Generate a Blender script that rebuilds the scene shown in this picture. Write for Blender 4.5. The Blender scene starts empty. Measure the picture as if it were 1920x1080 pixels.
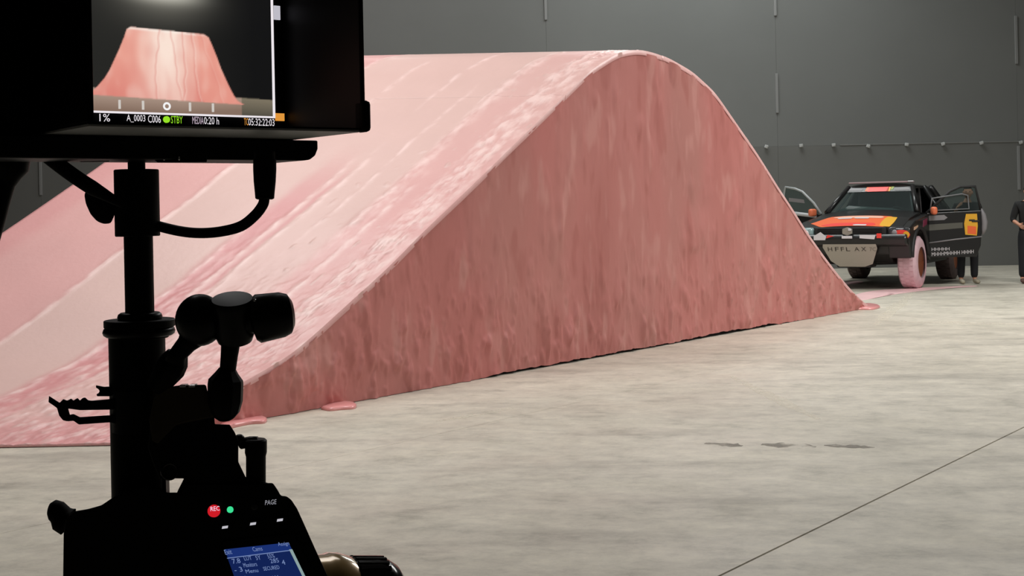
import bpy, bmesh, math, random
from mathutils import Vector, Matrix, noise

random.seed(7)
S = bpy.context.scene
COL = S.collection
PI = math.pi

# ------------------------------------------------------------------ camera
FPX, EYE, ROLL, HZ = 2400.0, 1.5, 0.02, 394.0
cam_d = bpy.data.cameras.new('camera')
cam_d.sensor_width = 36.0
cam_d.lens = FPX * 36.0 / 1920.0
cam_d.shift_y = -(540 - HZ) / 1920.0
cam_d.clip_start = 0.05
cam_d.clip_end = 200
cam = bpy.data.objects.new('camera', cam_d)
cam.location = (0, 0, EYE)
cam.rotation_euler = (PI / 2, ROLL, 0)
COL.objects.link(cam)
S.camera = cam

# ------------------------------------------------------------------ world, lights, exposure
w = bpy.data.worlds.new('world')
S.world = w
w.use_nodes = True
w.node_tree.nodes['Background'].inputs[0].default_value = (0.8, 0.85, 0.9, 1)
w.node_tree.nodes['Background'].inputs[1].default_value = 0.02


def area_light(name, loc, target, size, power, color=(1, 1, 1), spread=180, size_y=None):
    d = bpy.data.lights.new(name, 'AREA')
    d.energy = power
    d.color = color
    d.shape = 'RECTANGLE'
    d.size = size
    d.size_y = size_y or size
    d.spread = math.radians(spread)
    o = bpy.data.objects.new(name, d)
    o.location = loc
    o.rotation_euler = (Vector(target) - Vector(loc)).to_track_quat('-Z', 'Y').to_euler()
    COL.objects.link(o)
    return o


area_light('overhead_softbox_ramp', (-2.6, 9.8, 9.5), (-2.0, 10.8, 0), 6.0, 385, (1, 0.985, 0.97), 130)
area_light('overhead_softbox_right', (8.0, 15.6, 9.0), (6.6, 16.0, 0), 4.5, 700, (1, 0.985, 0.96), 160)
area_light('overhead_softbox_back', (4.5, 26.6, 11.0), (4.9, 26.0, 0), 5.0, 590, (0.96, 1, 0.99), 170)
area_light('added_wash_left_back', (-4.5, 24.5, 11.5), (-4.0, 27.5, 2), 5.0, 320, (1, 0.97, 0.96), 170)  # added lamp out of view, brightens the left of the back wall
area_light('low_fill_panel', (9.5, 3.0, 6.5), (2.0, 14.0, 1.2), 4.0, 130, (1, 0.95, 0.93), 100)

S.view_settings.view_transform = 'Standard'
S.view_settings.look = 'None'
S.view_settings.exposure = 0.0
S.view_settings.gamma = 1.0
S.view_settings.use_curve_mapping = False


# ------------------------------------------------------------------ helpers
def lin(c):
    return tuple((x / 255 / 12.92) if x / 255 <= 0.04045 else ((x / 255 + 0.055) / 1.055) ** 2.4 for x in c)


def clamp(x, a=0.0, b=1.0):
    return a if x < a else b if x > b else x


def sstep(a, b, x):
    t = clamp((x - a) / (b - a))
    return t * t * (3 - 2 * t)


def mixc(a, b, t):
    return tuple(a[i] + (b[i] - a[i]) * t for i in range(3))


def W(px, py, d):
    """photograph pixel at depth d -> world point"""
    u, v = px - 960, py - HZ
    u, v = u - ROLL * v, v + ROLL * u
    return Vector((u / FPX * d, d, EYE - v / FPX * d))


def G(px, py):
    """photograph pixel on the floor -> world point"""
    u, v = px - 960, py - HZ
    u, v = u - ROLL * v, v + ROLL * u
    d = EYE * FPX / v
    return Vector((u / FPX * d, d, 0))


MATS = {}


def mat(name, color, rough=0.6, metal=0.0, spec=0.5, emit=None, estr=1.0, bump=0.0, bscale=20.0, var=0.0, vscale=6.0,
        coat=0.0, stretch=None, vcol=None, trans=0.0, alpha=1.0):
    if name in MATS:
        return MATS[name]
    m = bpy.data.materials.new(name)
    m.use_nodes = True
    nt = m.node_tree
    b = nt.nodes['Principled BSDF']
    b.inputs['Base Color'].default_value = (*color, 1)
    b.inputs['Roughness'].default_value = rough
    b.inputs['Metallic'].default_value = metal
    b.inputs['Specular IOR Level'].default_value = spec
    b.inputs['Coat Weight'].default_value = coat
    b.inputs['Transmission Weight'].default_value = trans
    b.inputs['Alpha'].default_value = alpha
    if emit:
        b.inputs['Emission Color'].default_value = (*emit, 1)
        b.inputs['Emission Strength'].default_value = estr
    src = None
    if vcol:
        a = nt.nodes.new('ShaderNodeVertexColor')
        a.layer_name = vcol
        src = a.outputs['Color']
        nt.links.new(src, b.inputs['Base Color'])
    if var or bump:
        tc = nt.nodes.new('ShaderNodeTexCoord')
        mp = nt.nodes.new('ShaderNodeMapping')
        if stretch:
            mp.inputs['Scale'].default_value = stretch
        nt.links.new(tc.outputs['Object'], mp.inputs['Vector'])
    if var:
        n = nt.nodes.new('ShaderNodeTexNoise')
        n.inputs['Scale'].default_value = vscale
        n.inputs['Detail'].default_value = 5
        nt.links.new(mp.outputs[0], n.inputs['Vector'])
        r = nt.nodes.new('ShaderNodeMapRange')
        r.inputs[1].default_value = 0.25
        r.inputs[2].default_value = 0.75
        r.inputs[3].default_value = 1 - var
        r.inputs[4].default_value = 1 + var
        nt.links.new(n.outputs['Fac'], r.inputs[0])
        hv = nt.nodes.new('ShaderNodeHueSaturation')
        hv.inputs['Color'].default_value = (*color, 1)
        if src:
            nt.links.new(src, hv.inputs['Color'])
        nt.links.new(r.outputs[0], hv.inputs['Value'])
        nt.links.new(hv.outputs[0], b.inputs['Base Color'])
    if bump:
        n2 = nt.nodes.new('ShaderNodeTexNoise')
        n2.inputs['Scale'].default_value = bscale
        n2.inputs['Detail'].default_value = 6
        nt.links.new(mp.outputs[0], n2.inputs['Vector'])
        bp = nt.nodes.new('ShaderNodeBump')
        bp.inputs['Strength'].default_value = bump
        bp.inputs['Distance'].default_value = 0.02
        nt.links.new(n2.outputs['Fac'], bp.inputs['Height'])
        nt.links.new(bp.outputs[0], b.inputs['Normal'])
    MATS[name] = m
    return m


def link_mesh(name, me, m=None, parent=None):
    o = bpy.data.objects.new(name, me)
    if m:
        me.materials.append(m)
    COL.objects.link(o)
    if parent:
        o.parent = parent
    return o


def obj(name, bm, m, parent=None, smooth=False, angle=None):
    bmesh.ops.recalc_face_normals(bm, faces=bm.faces[:])
    me = bpy.data.meshes.new(name)
    bm.to_mesh(me)
    bm.free()
    if smooth:
        me.polygons.foreach_set('use_smooth', [True] * len(me.polygons))
        if angle:
            try:
                me.set_sharp_from_angle(angle=math.radians(angle))
            except Exception:
                pass
    return link_mesh(name, me, m, parent)


def tag(o, label=None, cat=None, group=None, kind=None):
    if label:
        o['label'] = label
    if cat:
        o['category'] = cat
    if group:
        o['group'] = group
    if kind:
        o['kind'] = kind
    return o


def thing(name, loc, label, cat, rz=0.0, group=None):
    o = bpy.data.objects.new(name, None)
    o.empty_display_size = 0.1
    o.location = loc
    o.rotation_euler = (0, 0, rz)
    COL.objects.link(o)
    return tag(o, label, cat, group)


def B():
    return bmesh.new()


def box(bm, c, s, rot=None, bev=0.0, seg=2):
    """box of size s centred at c"""
    M = Matrix.Translation(Vector(c)) @ (rot.to_4x4() if rot else Matrix.Identity(4)) @ Matrix.Diagonal((*s, 1))
    r = bmesh.ops.create_cube(bm, size=1.0, matrix=M)
    if bev:
        es = list({e for v in r['verts'] for e in v.link_edges})
        bmesh.ops.bevel(bm, geom=es, offset=bev, segments=seg, affect='EDGES', profile=0.5)
    return bm


def box2(bm, a, b, bev=0.0):
    a, b = Vector(a), Vector(b)
    return box(bm, (a + b) / 2, b - a, None, bev)


def sweep(bm, pts, radii, seg=20, caps=True, sx=1.0, sy=1.0, up=None):
    """round tube through pts with a radius at each"""
    pts = [Vector(p) for p in pts]
    if not isinstance(radii, (list, tuple)):
        radii = [radii] * len(pts)
    n = len(pts)
    rings = []
    prev = None
    for i, p in enumerate(pts):
        t = Vector((0, 0, 0))
        if i > 0:
            t += (p - pts[i - 1]).normalized() if (p - pts[i - 1]).length > 1e-9 else Vector()
        if i < n - 1:
            t += (pts[i + 1] - p).normalized() if (pts[i + 1] - p).length > 1e-9 else Vector()
        if t.length < 1e-9:
            t = prev[2] if prev else (pts[-1] - pts[0])
        t.normalize()
        if prev is None:
            ref = up or (Vector((0, 0, 1)) if abs(t.z) < 0.9 else Vector((1, 0, 0)))
            a = t.cross(ref).normalized()
        else:
            a = prev[0] - t * prev[0].dot(t)
            a.normalize()
        b = t.cross(a)
        prev = (a, b, t)
        rings.append([bm.verts.new(p + a * (math.cos(k * 2 * PI / seg) * radii[i] * sx) + b * (math.sin(k * 2 * PI / seg) * radii[i] * sy)) for k in range(seg)])
    for i in range(n - 1):
        for k in range(seg):
            bm.faces.new((rings[i][k], rings[i][(k + 1) % seg], rings[i + 1][(k + 1) % seg], rings[i + 1][k]))
    if caps:
        bm.faces.new(rings[0][::-1])
        bm.faces.new(rings[-1])
    return bm


def smooth_path(pts, n=6):
    pts = [Vector(p) for p in pts]
    out = []
    for i in range(len(pts) - 1):
        p0 = pts[i - 1] if i else pts[i] * 2 - pts[i + 1]
        p1, p2 = pts[i], pts[i + 1]
        p3 = pts[i + 2] if i + 2 < len(pts) else p2 * 2 - p1
        for k in range(n):
            t = k / n
            out.append(0.5 * ((2 * p1) + (p2 - p0) * t + (2 * p0 - 5 * p1 + 4 * p2 - p3) * t * t + (3 * p1 - p0 - 3 * p2 + p3) * t ** 3))
    out.append(pts[-1])
    return out


def prism(bm, front, back, bev=0.0):
    """closed solid between two matching outlines"""
    n = len(front)
    f = [bm.verts.new(p) for p in front]
    b = [bm.verts.new(p) for p in back]
    fs = [bm.faces.new(f), bm.faces.new(b[::-1])]
    for i in range(n):
        fs.append(bm.faces.new((f[i], b[i], b[(i + 1) % n], f[(i + 1) % n])))
    bmesh.ops.recalc_face_normals(bm, faces=fs)
    if bev:
        es = list({e for x in fs for e in x.edges})
        bmesh.ops.bevel(bm, geom=es, offset=bev, segments=2, affect='EDGES', profile=0.5, clamp_overlap=True)
    return bm


def sphere(bm, c, r, sc=(1, 1, 1), u=20, v=12, rot=None):
    M = Matrix.Translation(Vector(c)) @ (rot.to_4x4() if rot else Matrix.Identity(4)) @ Matrix.Diagonal((r * sc[0], r * sc[1], r * sc[2], 1))
    bmesh.ops.create_uvsphere(bm, u_segments=u, v_segments=v, radius=1.0, matrix=M)
    return bm


def torus(bm, c, axis, R, r, seg=32, ms=10):
    c = Vector(c)
    axis = Vector(axis).normalized()
    a = axis.orthogonal().normalized()
    b = axis.cross(a)
    rings = []
    for i in range(seg):
        t = 2 * PI * i / seg
        d = a * math.cos(t) + b * math.sin(t)
        rings.append([bm.verts.new(c + d * (R + r * math.cos(q * 2 * PI / ms)) + axis * (r * math.sin(q * 2 * PI / ms))) for q in range(ms)])
    for i in range(seg):
        for q in range(ms):
            bm.faces.new((rings[i][q], rings[(i + 1) % seg][q], rings[(i + 1) % seg][(q + 1) % ms], rings[i][(q + 1) % ms]))
    return bm


def poly(bm, pts):
    bm.faces.new([bm.verts.new(Vector(p)) for p in pts])
    return bm


def lettering(name, body, m, parent, o, r, u, depth=0.0):
    """flat letters filling the quad origin o, right edge vector r, up edge vector u"""
    cu = bpy.data.curves.new('text', 'FONT')
    cu.body = body
    cu.resolution_u = 2
    tmp = bpy.data.objects.new('text', cu)
    COL.objects.link(tmp)
    dg = bpy.context.evaluated_depsgraph_get()
    me = bpy.data.meshes.new_from_object(tmp.evaluated_get(dg))
    bpy.data.objects.remove(tmp)
    bpy.data.curves.remove(cu)
    me.materials.clear()
    me.name = name
    xs = [v.co.x for v in me.vertices]
    ys = [v.co.y for v in me.vertices]
    x0, x1, y0, y1 = min(xs), max(xs), min(ys), max(ys)
    o, r, u = Vector(o), Vector(r), Vector(u)
    for v in me.vertices:
        v.co = o + r * ((v.co.x - x0) / (x1 - x0)) + u * ((v.co.y - y0) / (y1 - y0))
    return link_mesh(name, me, m, parent)


def skin_mesh(verts, edges, radii, sub=1, root=0):
    me = bpy.data.meshes.new('skin_source')
    me.from_pydata([tuple(v) for v in verts], edges, [])
    o = bpy.data.objects.new('skin_source', me)
    COL.objects.link(o)
    sk = o.modifiers.new('skin', 'SKIN')
    sk.use_smooth_shade = True
    if sub:
        sb = o.modifiers.new('sub', 'SUBSURF')
        sb.levels = sub
        sb.render_levels = sub
    for i, r in enumerate(radii):
        sv = me.skin_vertices[0].data[i]
        sv.radius = r if isinstance(r, tuple) else (r, r)
        sv.use_root = (i == root)
    dg = bpy.context.evaluated_depsgraph_get()
    out = bpy.data.meshes.new_from_object(o.evaluated_get(dg))
    bpy.data.objects.remove(o)
    bpy.data.meshes.remove(me)
    return out


def grid_mesh(name, nu, nv, fn, closed=False):
    vs = [fn(i / (nu - 1), j / (nv - 1)) for j in range(nv) for i in range(nu)]
    fs = [(j * nu + i, j * nu + i + 1, (j + 1) * nu + i + 1, (j + 1) * nu + i) for j in range(nv - 1) for i in range(nu - 1)]
    me = bpy.data.meshes.new(name)
    me.from_pydata([tuple(v) for v in vs], [], fs)
    me.update()
    return me


def set_colors(me, cols, name='paint'):
    a = me.color_attributes.new(name, 'FLOAT_COLOR', 'POINT')
    flat = []
    for c in cols:
        flat += [c[0], c[1], c[2], 1.0]
    a.data.foreach_set('color', flat)


def fbm(p, o=4):
    return noise.fractal(Vector(p), 1.0, 2.0, o)


# ------------------------------------------------------------------ materials
m_wall = mat('black_drape', lin((124, 126, 124)), 0.85, spec=0.2, bump=0.15, bscale=3, var=0.07, vscale=0.35)
m_wall2 = mat('black_drape_lower', lin((118, 119, 116)), 0.85, spec=0.2, bump=0.15, bscale=3, var=0.07, vscale=0.5)
m_tape = mat('grey_tape', lin((142, 143, 142)), 0.7)
m_dark = mat('dark_room', (0.03, 0.03, 0.032), 0.9)
m_rig = mat('rig_black', (0.0022, 0.0022, 0.0024), 0.5, spec=0.10)
m_rig_sat = mat('rig_satin', (0.003, 0.003, 0.0033), 0.35, spec=0.2)
m_rubber = mat('rubber_black', (0.0025, 0.0022, 0.0022), 0.7, spec=0.1)
m_under = mat('underside_bounce_grey', (0.32, 0.32, 0.31), 0.5, spec=0.2)  # black underside coloured grey to stand in for floor bounce
m_chrome = mat('chrome', (0.8, 0.8, 0.8), 0.2, metal=1.0)
m_tapebrown = mat('brown_tape', (0.05, 0.04, 0.026), 0.8, spec=0.1)
m_gold = mat('brass_ring', lin((200, 164, 104)), 0.22, metal=0.2, spec=0.8, coat=1.0)
m_gloss = mat('gloss_black', (0.006, 0.006, 0.006), 0.16, spec=0.6)


def floor_material():
    m = bpy.data.materials.new('concrete')
    m.use_nodes = True
    nt = m.node_tree
    N, L = nt.nodes, nt.links
    b = N['Principled BSDF']
    tc = N.new('ShaderNodeTexCoord')

    def nz(scale, detail=6, stretch=(1, 1, 1), rough=0.6):
        mp = N.new('ShaderNodeMapping')
        mp.inputs['Scale'].default_value = stretch
        mp.inputs['Rotation'].default_value = (0, 0, 0.35)
        L.new(tc.outputs['Object'], mp.inputs[0])
        n = N.new('ShaderNodeTexNoise')
        n.inputs['Scale'].default_value = scale
        n.inputs['Detail'].default_value = detail
        n.inputs['Roughness'].default_value = rough
        L.new(mp.outputs[0], n.inputs['Vector'])
        return n.outputs['Fac']

    def ramp(fac, stops):
        r = N.new('ShaderNodeValToRGB')
        els = r.color_ramp.elements
        while len(els) < len(stops):
            els.new(0.5)
        for e, (p, c) in zip(els, stops):
            e.position = p
            e.color = (*c, 1)
        L.new(fac, r.inputs[0])
        return r.outputs[0]

    def mixn(fac, a, c, mode='MIX'):
        x = N.new('ShaderNodeMix')
        x.data_type = 'RGBA'
        x.blend_type = mode
        if isinstance(fac, float):
            x.inputs[0].default_value = fac
        else:
            L.new(fac, x.inputs[0])
        L.new(a, x.inputs[6])
        L.new(c, x.inputs[7])
        return x.outputs[2]

    base = ramp(nz(0.35, 4), [(0.3, lin((190, 184, 169))), (0.5, lin((202, 196, 181))), (0.7, lin((213, 207, 192)))])
    mott = ramp(nz(2.3, 10, (1, 1.3, 1), 0.74), [(0.3, (0.62, 0.63, 0.62)), (0.45, (0.90, 0.90, 0.90)), (0.6, (1.02, 1.02, 1.02)), (0.78, (1.2, 1.19, 1.16))])
    col = mixn(1.0, base, mott, 'MULTIPLY')
    fine = ramp(nz(7, 10, (1, 1.3, 1), 0.78), [(0.3, (0.80, 0.80, 0.80)), (0.5, (1, 1, 1)), (0.72, (1.16, 1.16, 1.13))])
    col = mixn(1.0, col, fine, 'MULTIPLY')
    streak = ramp(nz(0.9, 5, (0.5, 2.6, 1), 0.6), [(0.32, (0.80, 0.80, 0.80)), (0.45, (1, 1, 1)), (0.8, (1.08, 1.08, 1.06))])
    col = mixn(1.0, col, streak, 'MULTIPLY')
    L.new(col, b.inputs['Base Color'])
    rr = N.new('ShaderNodeMapRange')
    rr.inputs[1].default_value = 0.3
    rr.inputs[2].default_value = 0.7
    rr.inputs[3].default_value = 0.42
    rr.inputs[4].default_value = 0.62
    L.new(nz(1.3, 6), rr.inputs[0])
    L.new(rr.outputs[0], b.inputs['Roughness'])
    b.inputs['Specular IOR Level'].default_value = 0.4
    bp = N.new('ShaderNodeBump')
    bp.inputs['Strength'].default_value = 0.12
    bp.inputs['Distance'].default_value = 0.01
    L.new(nz(14, 8), bp.inputs['Height'])
    L.new(bp.outputs[0], b.inputs['Normal'])
    return m


m_floor = floor_material()

# ------------------------------------------------------------------ room
XL, XR, YN, YW, ZC = -17.5, 17.5, -7.0, 29.6, 13.0
fl = B()
box2(fl, (XL, YN, -0.30), (XR, YW + 0.3, -0.02))
floor = tag(obj('floor', fl, mat('joint_filler', (0.16, 0.16, 0.148), 0.9)), kind='structure')
# concrete slabs, cut by the expansion joints that run beside the ramp
jd = Vector((2.135, 2.74, 0)).normalized()
jn = Vector((jd.y, -jd.x, 0))
j_off = [jn.dot(Vector((-2.48, 6.13, 0))), jn.dot(Vector((0.81, 5.19, 0)))]
step = j_off[1] - j_off[0]
offs = [-60, j_off[0], j_off[1], 60]
gap = {j_off[0]: 0.0012, j_off[1]: 0.006}


def clip(pts, n, c, keep_less):
    out = []
    for i in range(len(pts)):
        a, b = pts[i], pts[(i + 1) % len(pts)]
        da, db = n.dot(a) - c, n.dot(b) - c
        if not keep_less:
            da, db = -da, -db
        if da <= 0:
            out.append(a)
        if da * db < 0:
            out.append(a + (b - a) * (da / (da - db)))
    return out


rect = [Vector((XL, YN, 0)), Vector((XR, YN, 0)), Vector((XR, YW + 0.2, 0)), Vector((XL, YW + 0.2, 0))]
for a, b in zip(offs[:-1], offs[1:]):
    p = clip(clip(rect, jn, a + gap.get(a, 0), False), jn, b - gap.get(b, 0), True)
    if len(p) < 3:
        continue
    bm = prism(B(), p, [v + Vector((0, 0, -0.02)) for v in p])
    obj('slab', bm, m_floor, floor)


def blob_mark(name, p0, p1, wid, m, n=14, z=0.0012):
    """long ragged mark on the floor from world point p0 to p1"""
    p0, p1 = Vector(p0), Vector(p1)
    d = (p1 - p0)
    q = Vector((d.y, -d.x, 0)).normalized()
    L, R_ = [], []
    for i in range(n + 1):
        t = i / n
        ww = wid * (math.sin(PI * clamp(t, 0.03, 0.97)) ** 0.5) * (0.7 + 0.5 * random.random())
        L.append(p0 + d * t + q * ww)
        R_.append(p0 + d * t - q * ww * (0.6 + 0.6 * random.random()))
    pts = L + R_[::-1]
    bm = prism(B(), [p + Vector((0, 0, z)) for p in pts], [p + Vector((0, 0, 0.0002)) for p in pts])
    return obj(name, bm, m, floor)


def soft_decal(name, color, strength, scale):
    """worn mark: noisy transparency, so the concrete shows through"""
    m = bpy.data.materials.new(name)
    m.use_nodes = True
    nt = m.node_tree
    b = nt.nodes['Principled BSDF']
    b.inputs['Base Color'].default_value = (*color, 1)
    b.inputs['Roughness'].default_value = 0.6
    tc = nt.nodes.new('ShaderNodeTexCoord')
    n = nt.nodes.new('ShaderNodeTexNoise')
    n.inputs['Scale'].default_value = scale
    n.inputs['Detail'].default_value = 6
    nt.links.new(tc.outputs['Object'], n.inputs['Vector'])
    r = nt.nodes.new('ShaderNodeMapRange')
    r.inputs[1].default_value = 0.38
    r.inputs[2].default_value = 0.62
    r.inputs[3].default_value = 0.0
    r.inputs[4].default_value = strength
    nt.links.new(n.outputs['Fac'], r.inputs[0])
    nt.links.new(r.outputs[0], b.inputs['Alpha'])
    return m


m_scuff = soft_decal('pale_scuff', lin((232, 226, 210)), 0.5, 7)
m_stain = soft_decal('dark_stain', lin((140, 134, 122)), 0.6, 6)
blob_mark('scuff_mark', G(1372, 706), G(1535, 786), 0.07, m_scuff)
blob_mark('scuff_mark', G(1690, 603), G(1920, 608), 0.16, m_scuff)
blob_mark('scuff_mark', G(1640, 610), G(1715, 545), 0.10, m_scuff)
blob_mark('scuff_mark', G(820, 790), G(960, 765), 0.05, m_scuff)
blob_mark('floor_stain', G(1322, 831), G(1392, 836), 0.07, m_stain)
blob_mark('floor_stain', G(1428, 833), G(1530, 838), 0.085, m_stain)
blob_mark('floor_stain', G(1545, 835), G(1640, 839), 0.05, m_stain)

bm = B()
box2(bm, (XL, YW, -0.3), (XR, YW + 0.3, ZC))
wall = tag(obj('wall_back', bm, m_dark), kind='structure')
joints = [-17.5, -10.87, -5.0, 0.87, 6.17, 11.72, 17.5]
ZS = 2.85
for a, b in zip(joints[:-1], joints[1:]):
    bm = B()
    box2(bm, (a + 0.0015, YW - 0.03, ZS + 0.001), (b - 0.0015, YW, 8.2), 0.001)
    obj('drape_panel', bm, m_wall, wall)
    bm = B()
    box2(bm, (a + 0.0015, YW - 0.03, 8.202), (b - 0.0015, YW, ZC), 0.001)
    obj('drape_panel', bm, m_wall, wall)
    bm = B()
    box2(bm, (a + 0.0015, YW - 0.031, 0.0), (b - 0.0015, YW, ZS - 0.001), 0.001)
    obj('drape_panel', bm, m_wall2, wall)
for x, y0, y1, px in ((6.17, 138, 212, 1461), (6.17, -30, 30, 1463), (0.87, -30, 38, 1023), (-10.87, 298, 366, 72), (11.72, 274, 356, 1907), (11.72, 30, 120, 1915)):
    p0, p1 = W(px, y0, YW), W(px, y1, YW)
    bm = B()
    box2(bm, (x - 0.032, YW - 0.058, p1.z), (x + 0.032, YW - 0.03, p0.z), 0.006)
    obj('seam_strip', bm, m_tape, wall)
# row of small clips along the seam, and the ridge of the hem
bm = B()
box2(bm, (7.6, YW - 0.045, ZS - 0.012), (13.2, YW - 0.03, ZS + 0.016), 0.004)
obj('hem_bar', bm, mat('hem_grey', lin((128, 129, 126)), 0.8), wall)
for px, py in ((1437, 275), (1502, 273), (1563, 272), (1628, 274), (1700, 271), (1768, 270), (1840, 268), (1914, 267)):
    p = W(px, py, YW - 0.08)
    bm = B()
    box(bm, (p.x, YW - 0.08, p.z), (0.085, 0.05, 0.075), Matrix.Rotation(random.uniform(-.4, .4), 3, 'Y'), 0.012)
    box(bm, (p.x + 0.02, YW - 0.105, p.z + 0.01), (0.03, 0.03, 0.05), None, 0.006)
    obj('clip', bm, mat('clip_grey', lin((190, 192, 190)), 0.6), wall)
for nm, a, b in (('wall_left', (XL - 0.3, YN, -0.3), (XL, YW, ZC)), ('wall_right', (XR, YN, -0.3), (XR + 0.3, YW, ZC)),
                 ('wall_front', (XL, YN - 0.3, -0.3), (XR, YN, ZC)), ('ceiling', (XL, YN, ZC), (XR, YW, ZC + 0.3))):
    bm = B()
    box2(bm, a, b)
    tag(obj(nm, bm, m_dark), kind='structure')

# ------------------------------------------------------------------ ramp
RA, RB = Vector((-2.648, 8.43, 0)), Vector((5.03, 18.25, 0))
RD = RB - RA
RW = Vector((-3.63, 0, 0))
RN = Vector((RD.y, -RD.x, 0)).normalized()      # out of the near side face
PROF = [(0.0, 0.0), (0.0396, 0.125), (0.0878, 0.285), (0.1229, 0.43), (0.1446, 0.574), (0.1692, 0.751), (0.1926, 0.914), (0.2104, 1.044), (0.2478, 1.343), (0.2766, 1.557), (0.322, 1.9), (0.3554, 2.16), (0.3732, 2.292), (0.4125, 2.593), (0.4489, 2.875), (0.4896, 3.095), (0.5214, 3.167), (0.5453, 3.158), (0.5717, 3.122), (0.6123, 3.01), (0.6529, 2.81), (0.688, 2.517), (0.7357, 2.119), (0.7817, 1.691), (0.8063, 1.477), (0.8448, 1.12), (0.8836, 0.80), (0.9224, 0.504), (0.9588, 0.253), (0.9985, 0.03), (1.01, 0.0)]
NP = 500
_raw = []
for i in range(NP + 1):
    t = i / NP
    for (a, za), (b, zb) in zip(PROF[:-1], PROF[1:]):
        if a <= t <= b:
            _raw.append(za + (zb - za) * (t - a) / (b - a))
            break
_sm = []
for i in range(NP + 1):
    s = ww = 0
    for k in range(-9, 10):
        q = min(max(i + k, 0), NP)
        g = math.exp(-k * k / 32.0)
        s += _raw[q] * g
        ww += g
    _sm.append(s / ww)


def prof(t):
    x = clamp(t) * NP
    i = min(int(x), NP - 1)
    return _sm[i] + (_sm[i + 1] - _sm[i]) * (x - i)


ramp = thing('ramp', RA, 'huge pink paint covered jump ramp standing on the concrete floor', 'ramp')
LEN = RD.length
P_PALE_SHEEN, P_MID, P_DEEP, P_ROUGH_GLINT = lin((228, 192, 184)), lin((228, 174, 170)), lin((220, 152, 152)), lin((250, 218, 212))  # pale tone has the wet sheen of the smooth bands painted in


def band(s, a, b, e=0.01):
    return sstep(a - e, a + e, s) * (1 - sstep(b - e, b + e, s))


def paint_at(t, s):
    """paint colour with sheen and glints painted in, and build-up height at ramp position t along, s across"""
    L = t * LEN
    Wd = s * 3.63
    wob = 0.02 * fbm((L * 0.35, Wd * 0.5, 3.1)) + 0.006 * fbm((L * 3, Wd * 3, 8.0))
    q = s + wob
    c = mixc(P_MID, P_PALE_SHEEN, band(q, 0.43, 0.655, 0.006))
    c = mixc(c, P_PALE_SHEEN, band(q, 0.195, 0.365, 0.02) * (0.55 + 0.45 * sstep(0.12, 0.3, t)))
    c = mixc(c, P_PALE_SHEEN, band(q, 0.20, 0.655, 0.012) * sstep(0.22, 0.36, t))
    c = mixc(c, P_PALE_SHEEN, band(q, -0.05, 0.22, 0.03) * sstep(0.25, 0.40, t) * 0.45)
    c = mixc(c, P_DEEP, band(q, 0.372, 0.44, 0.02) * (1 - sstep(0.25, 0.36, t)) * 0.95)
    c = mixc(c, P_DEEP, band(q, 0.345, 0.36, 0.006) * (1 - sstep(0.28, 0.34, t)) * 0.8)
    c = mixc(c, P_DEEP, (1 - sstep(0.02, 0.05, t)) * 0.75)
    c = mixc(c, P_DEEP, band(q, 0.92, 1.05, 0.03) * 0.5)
    c = mixc(c, P_PALE_SHEEN, sstep(0.40, 0.417, t) * (1 - sstep(0.44, 0.5, t)) * 0.35)
    h = 0.0
    rough = fbm((L * 7.0, Wd * 14.0, 1.0), 4)
    big = fbm((L * 3.2, Wd * 9.0, 5.0), 4)
    fine = fbm((L * 16.0, Wd * 26.0, 2.0), 3)
    # ragged ridges of paint dragged up the slope
    rid = 0.0
    for s0, wd, hh, t0, t1 in ((0.657, 0.006, 0.010, 0.02, 0.5), (0.505, 0.006, 0.010, 0.40, 0.47), (0.36, 0.006, 0.011, 0.41, 0.5),
                               (0.185, 0.016, 0.020, 0.24, 0.48), (0.205, 0.005, 0.010, 0.40, 0.5), (0.372, 0.007, 0.008, 0.1, 0.32),
                               (0.335, 0.007, 0.008, 0.15, 0.33), (0.43, 0.008, 0.007, 0.05, 0.25), (0.065, 0.022, 0.016, 0.15, 0.5), (0.03, 0.018, 0.016, 0.2, 0.5),
                               (0.15, 0.01, 0.008, 0.1, 0.3), (0.27, 0.006, 0.006, 0.25, 0.42)):
        if t0 - 0.03 < t < t1 + 0.03:
            e = math.exp(-((q - s0) / wd) ** 2) * sstep(t0 - 0.03, t0 + 0.02, t) * (1 - sstep(t1 - 0.02, t1 + 0.03, t))
            k = e * (0.45 + 0.9 * max(0, 0.5 + big) * (0.6 + 0.5 * rough))
            rid += hh * k
            c = mixc(c, P_ROUGH_GLINT, clamp(e * (0.55 + rough * 1.2)) * 0.85)  # glint painted along the ridges in a paler pink
    h += rid * 0.75 * sstep(-0.004, 0.02, s)
    lower = (1 - sstep(0.10, 0.27, t)) * (1 - sstep(0.33, 0.45, q))
    zone = max(lower, (1 - sstep(0.03, 0.05, t)), band(q, -0.1, 0.10, 0.02) * 0.8, band(q, 0.37, 0.43, 0.02) * (1 - sstep(0.15, 0.3, t)) * 0.7, 0.05)
    edge = sstep(0.004, 0.03, s)
    h += zone * (0.0085 * rough + 0.005 * fine) * edge
    c = mixc(c, P_ROUGH_GLINT, clamp(zone * (0.1 + rough * 1.3)) * 0.6)
    # flecks
    f = noise.noise(Vector((L * 9, Wd * 16, 7.7)))
    if f > 0.52 and q < 0.3:
        h += 0.012 * (f - 0.52) / 0.3
        c = mixc(c, P_PALE_SHEEN, 0.6)
    return c, h


SEAM = 0.4135
TH = 0.05


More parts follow.
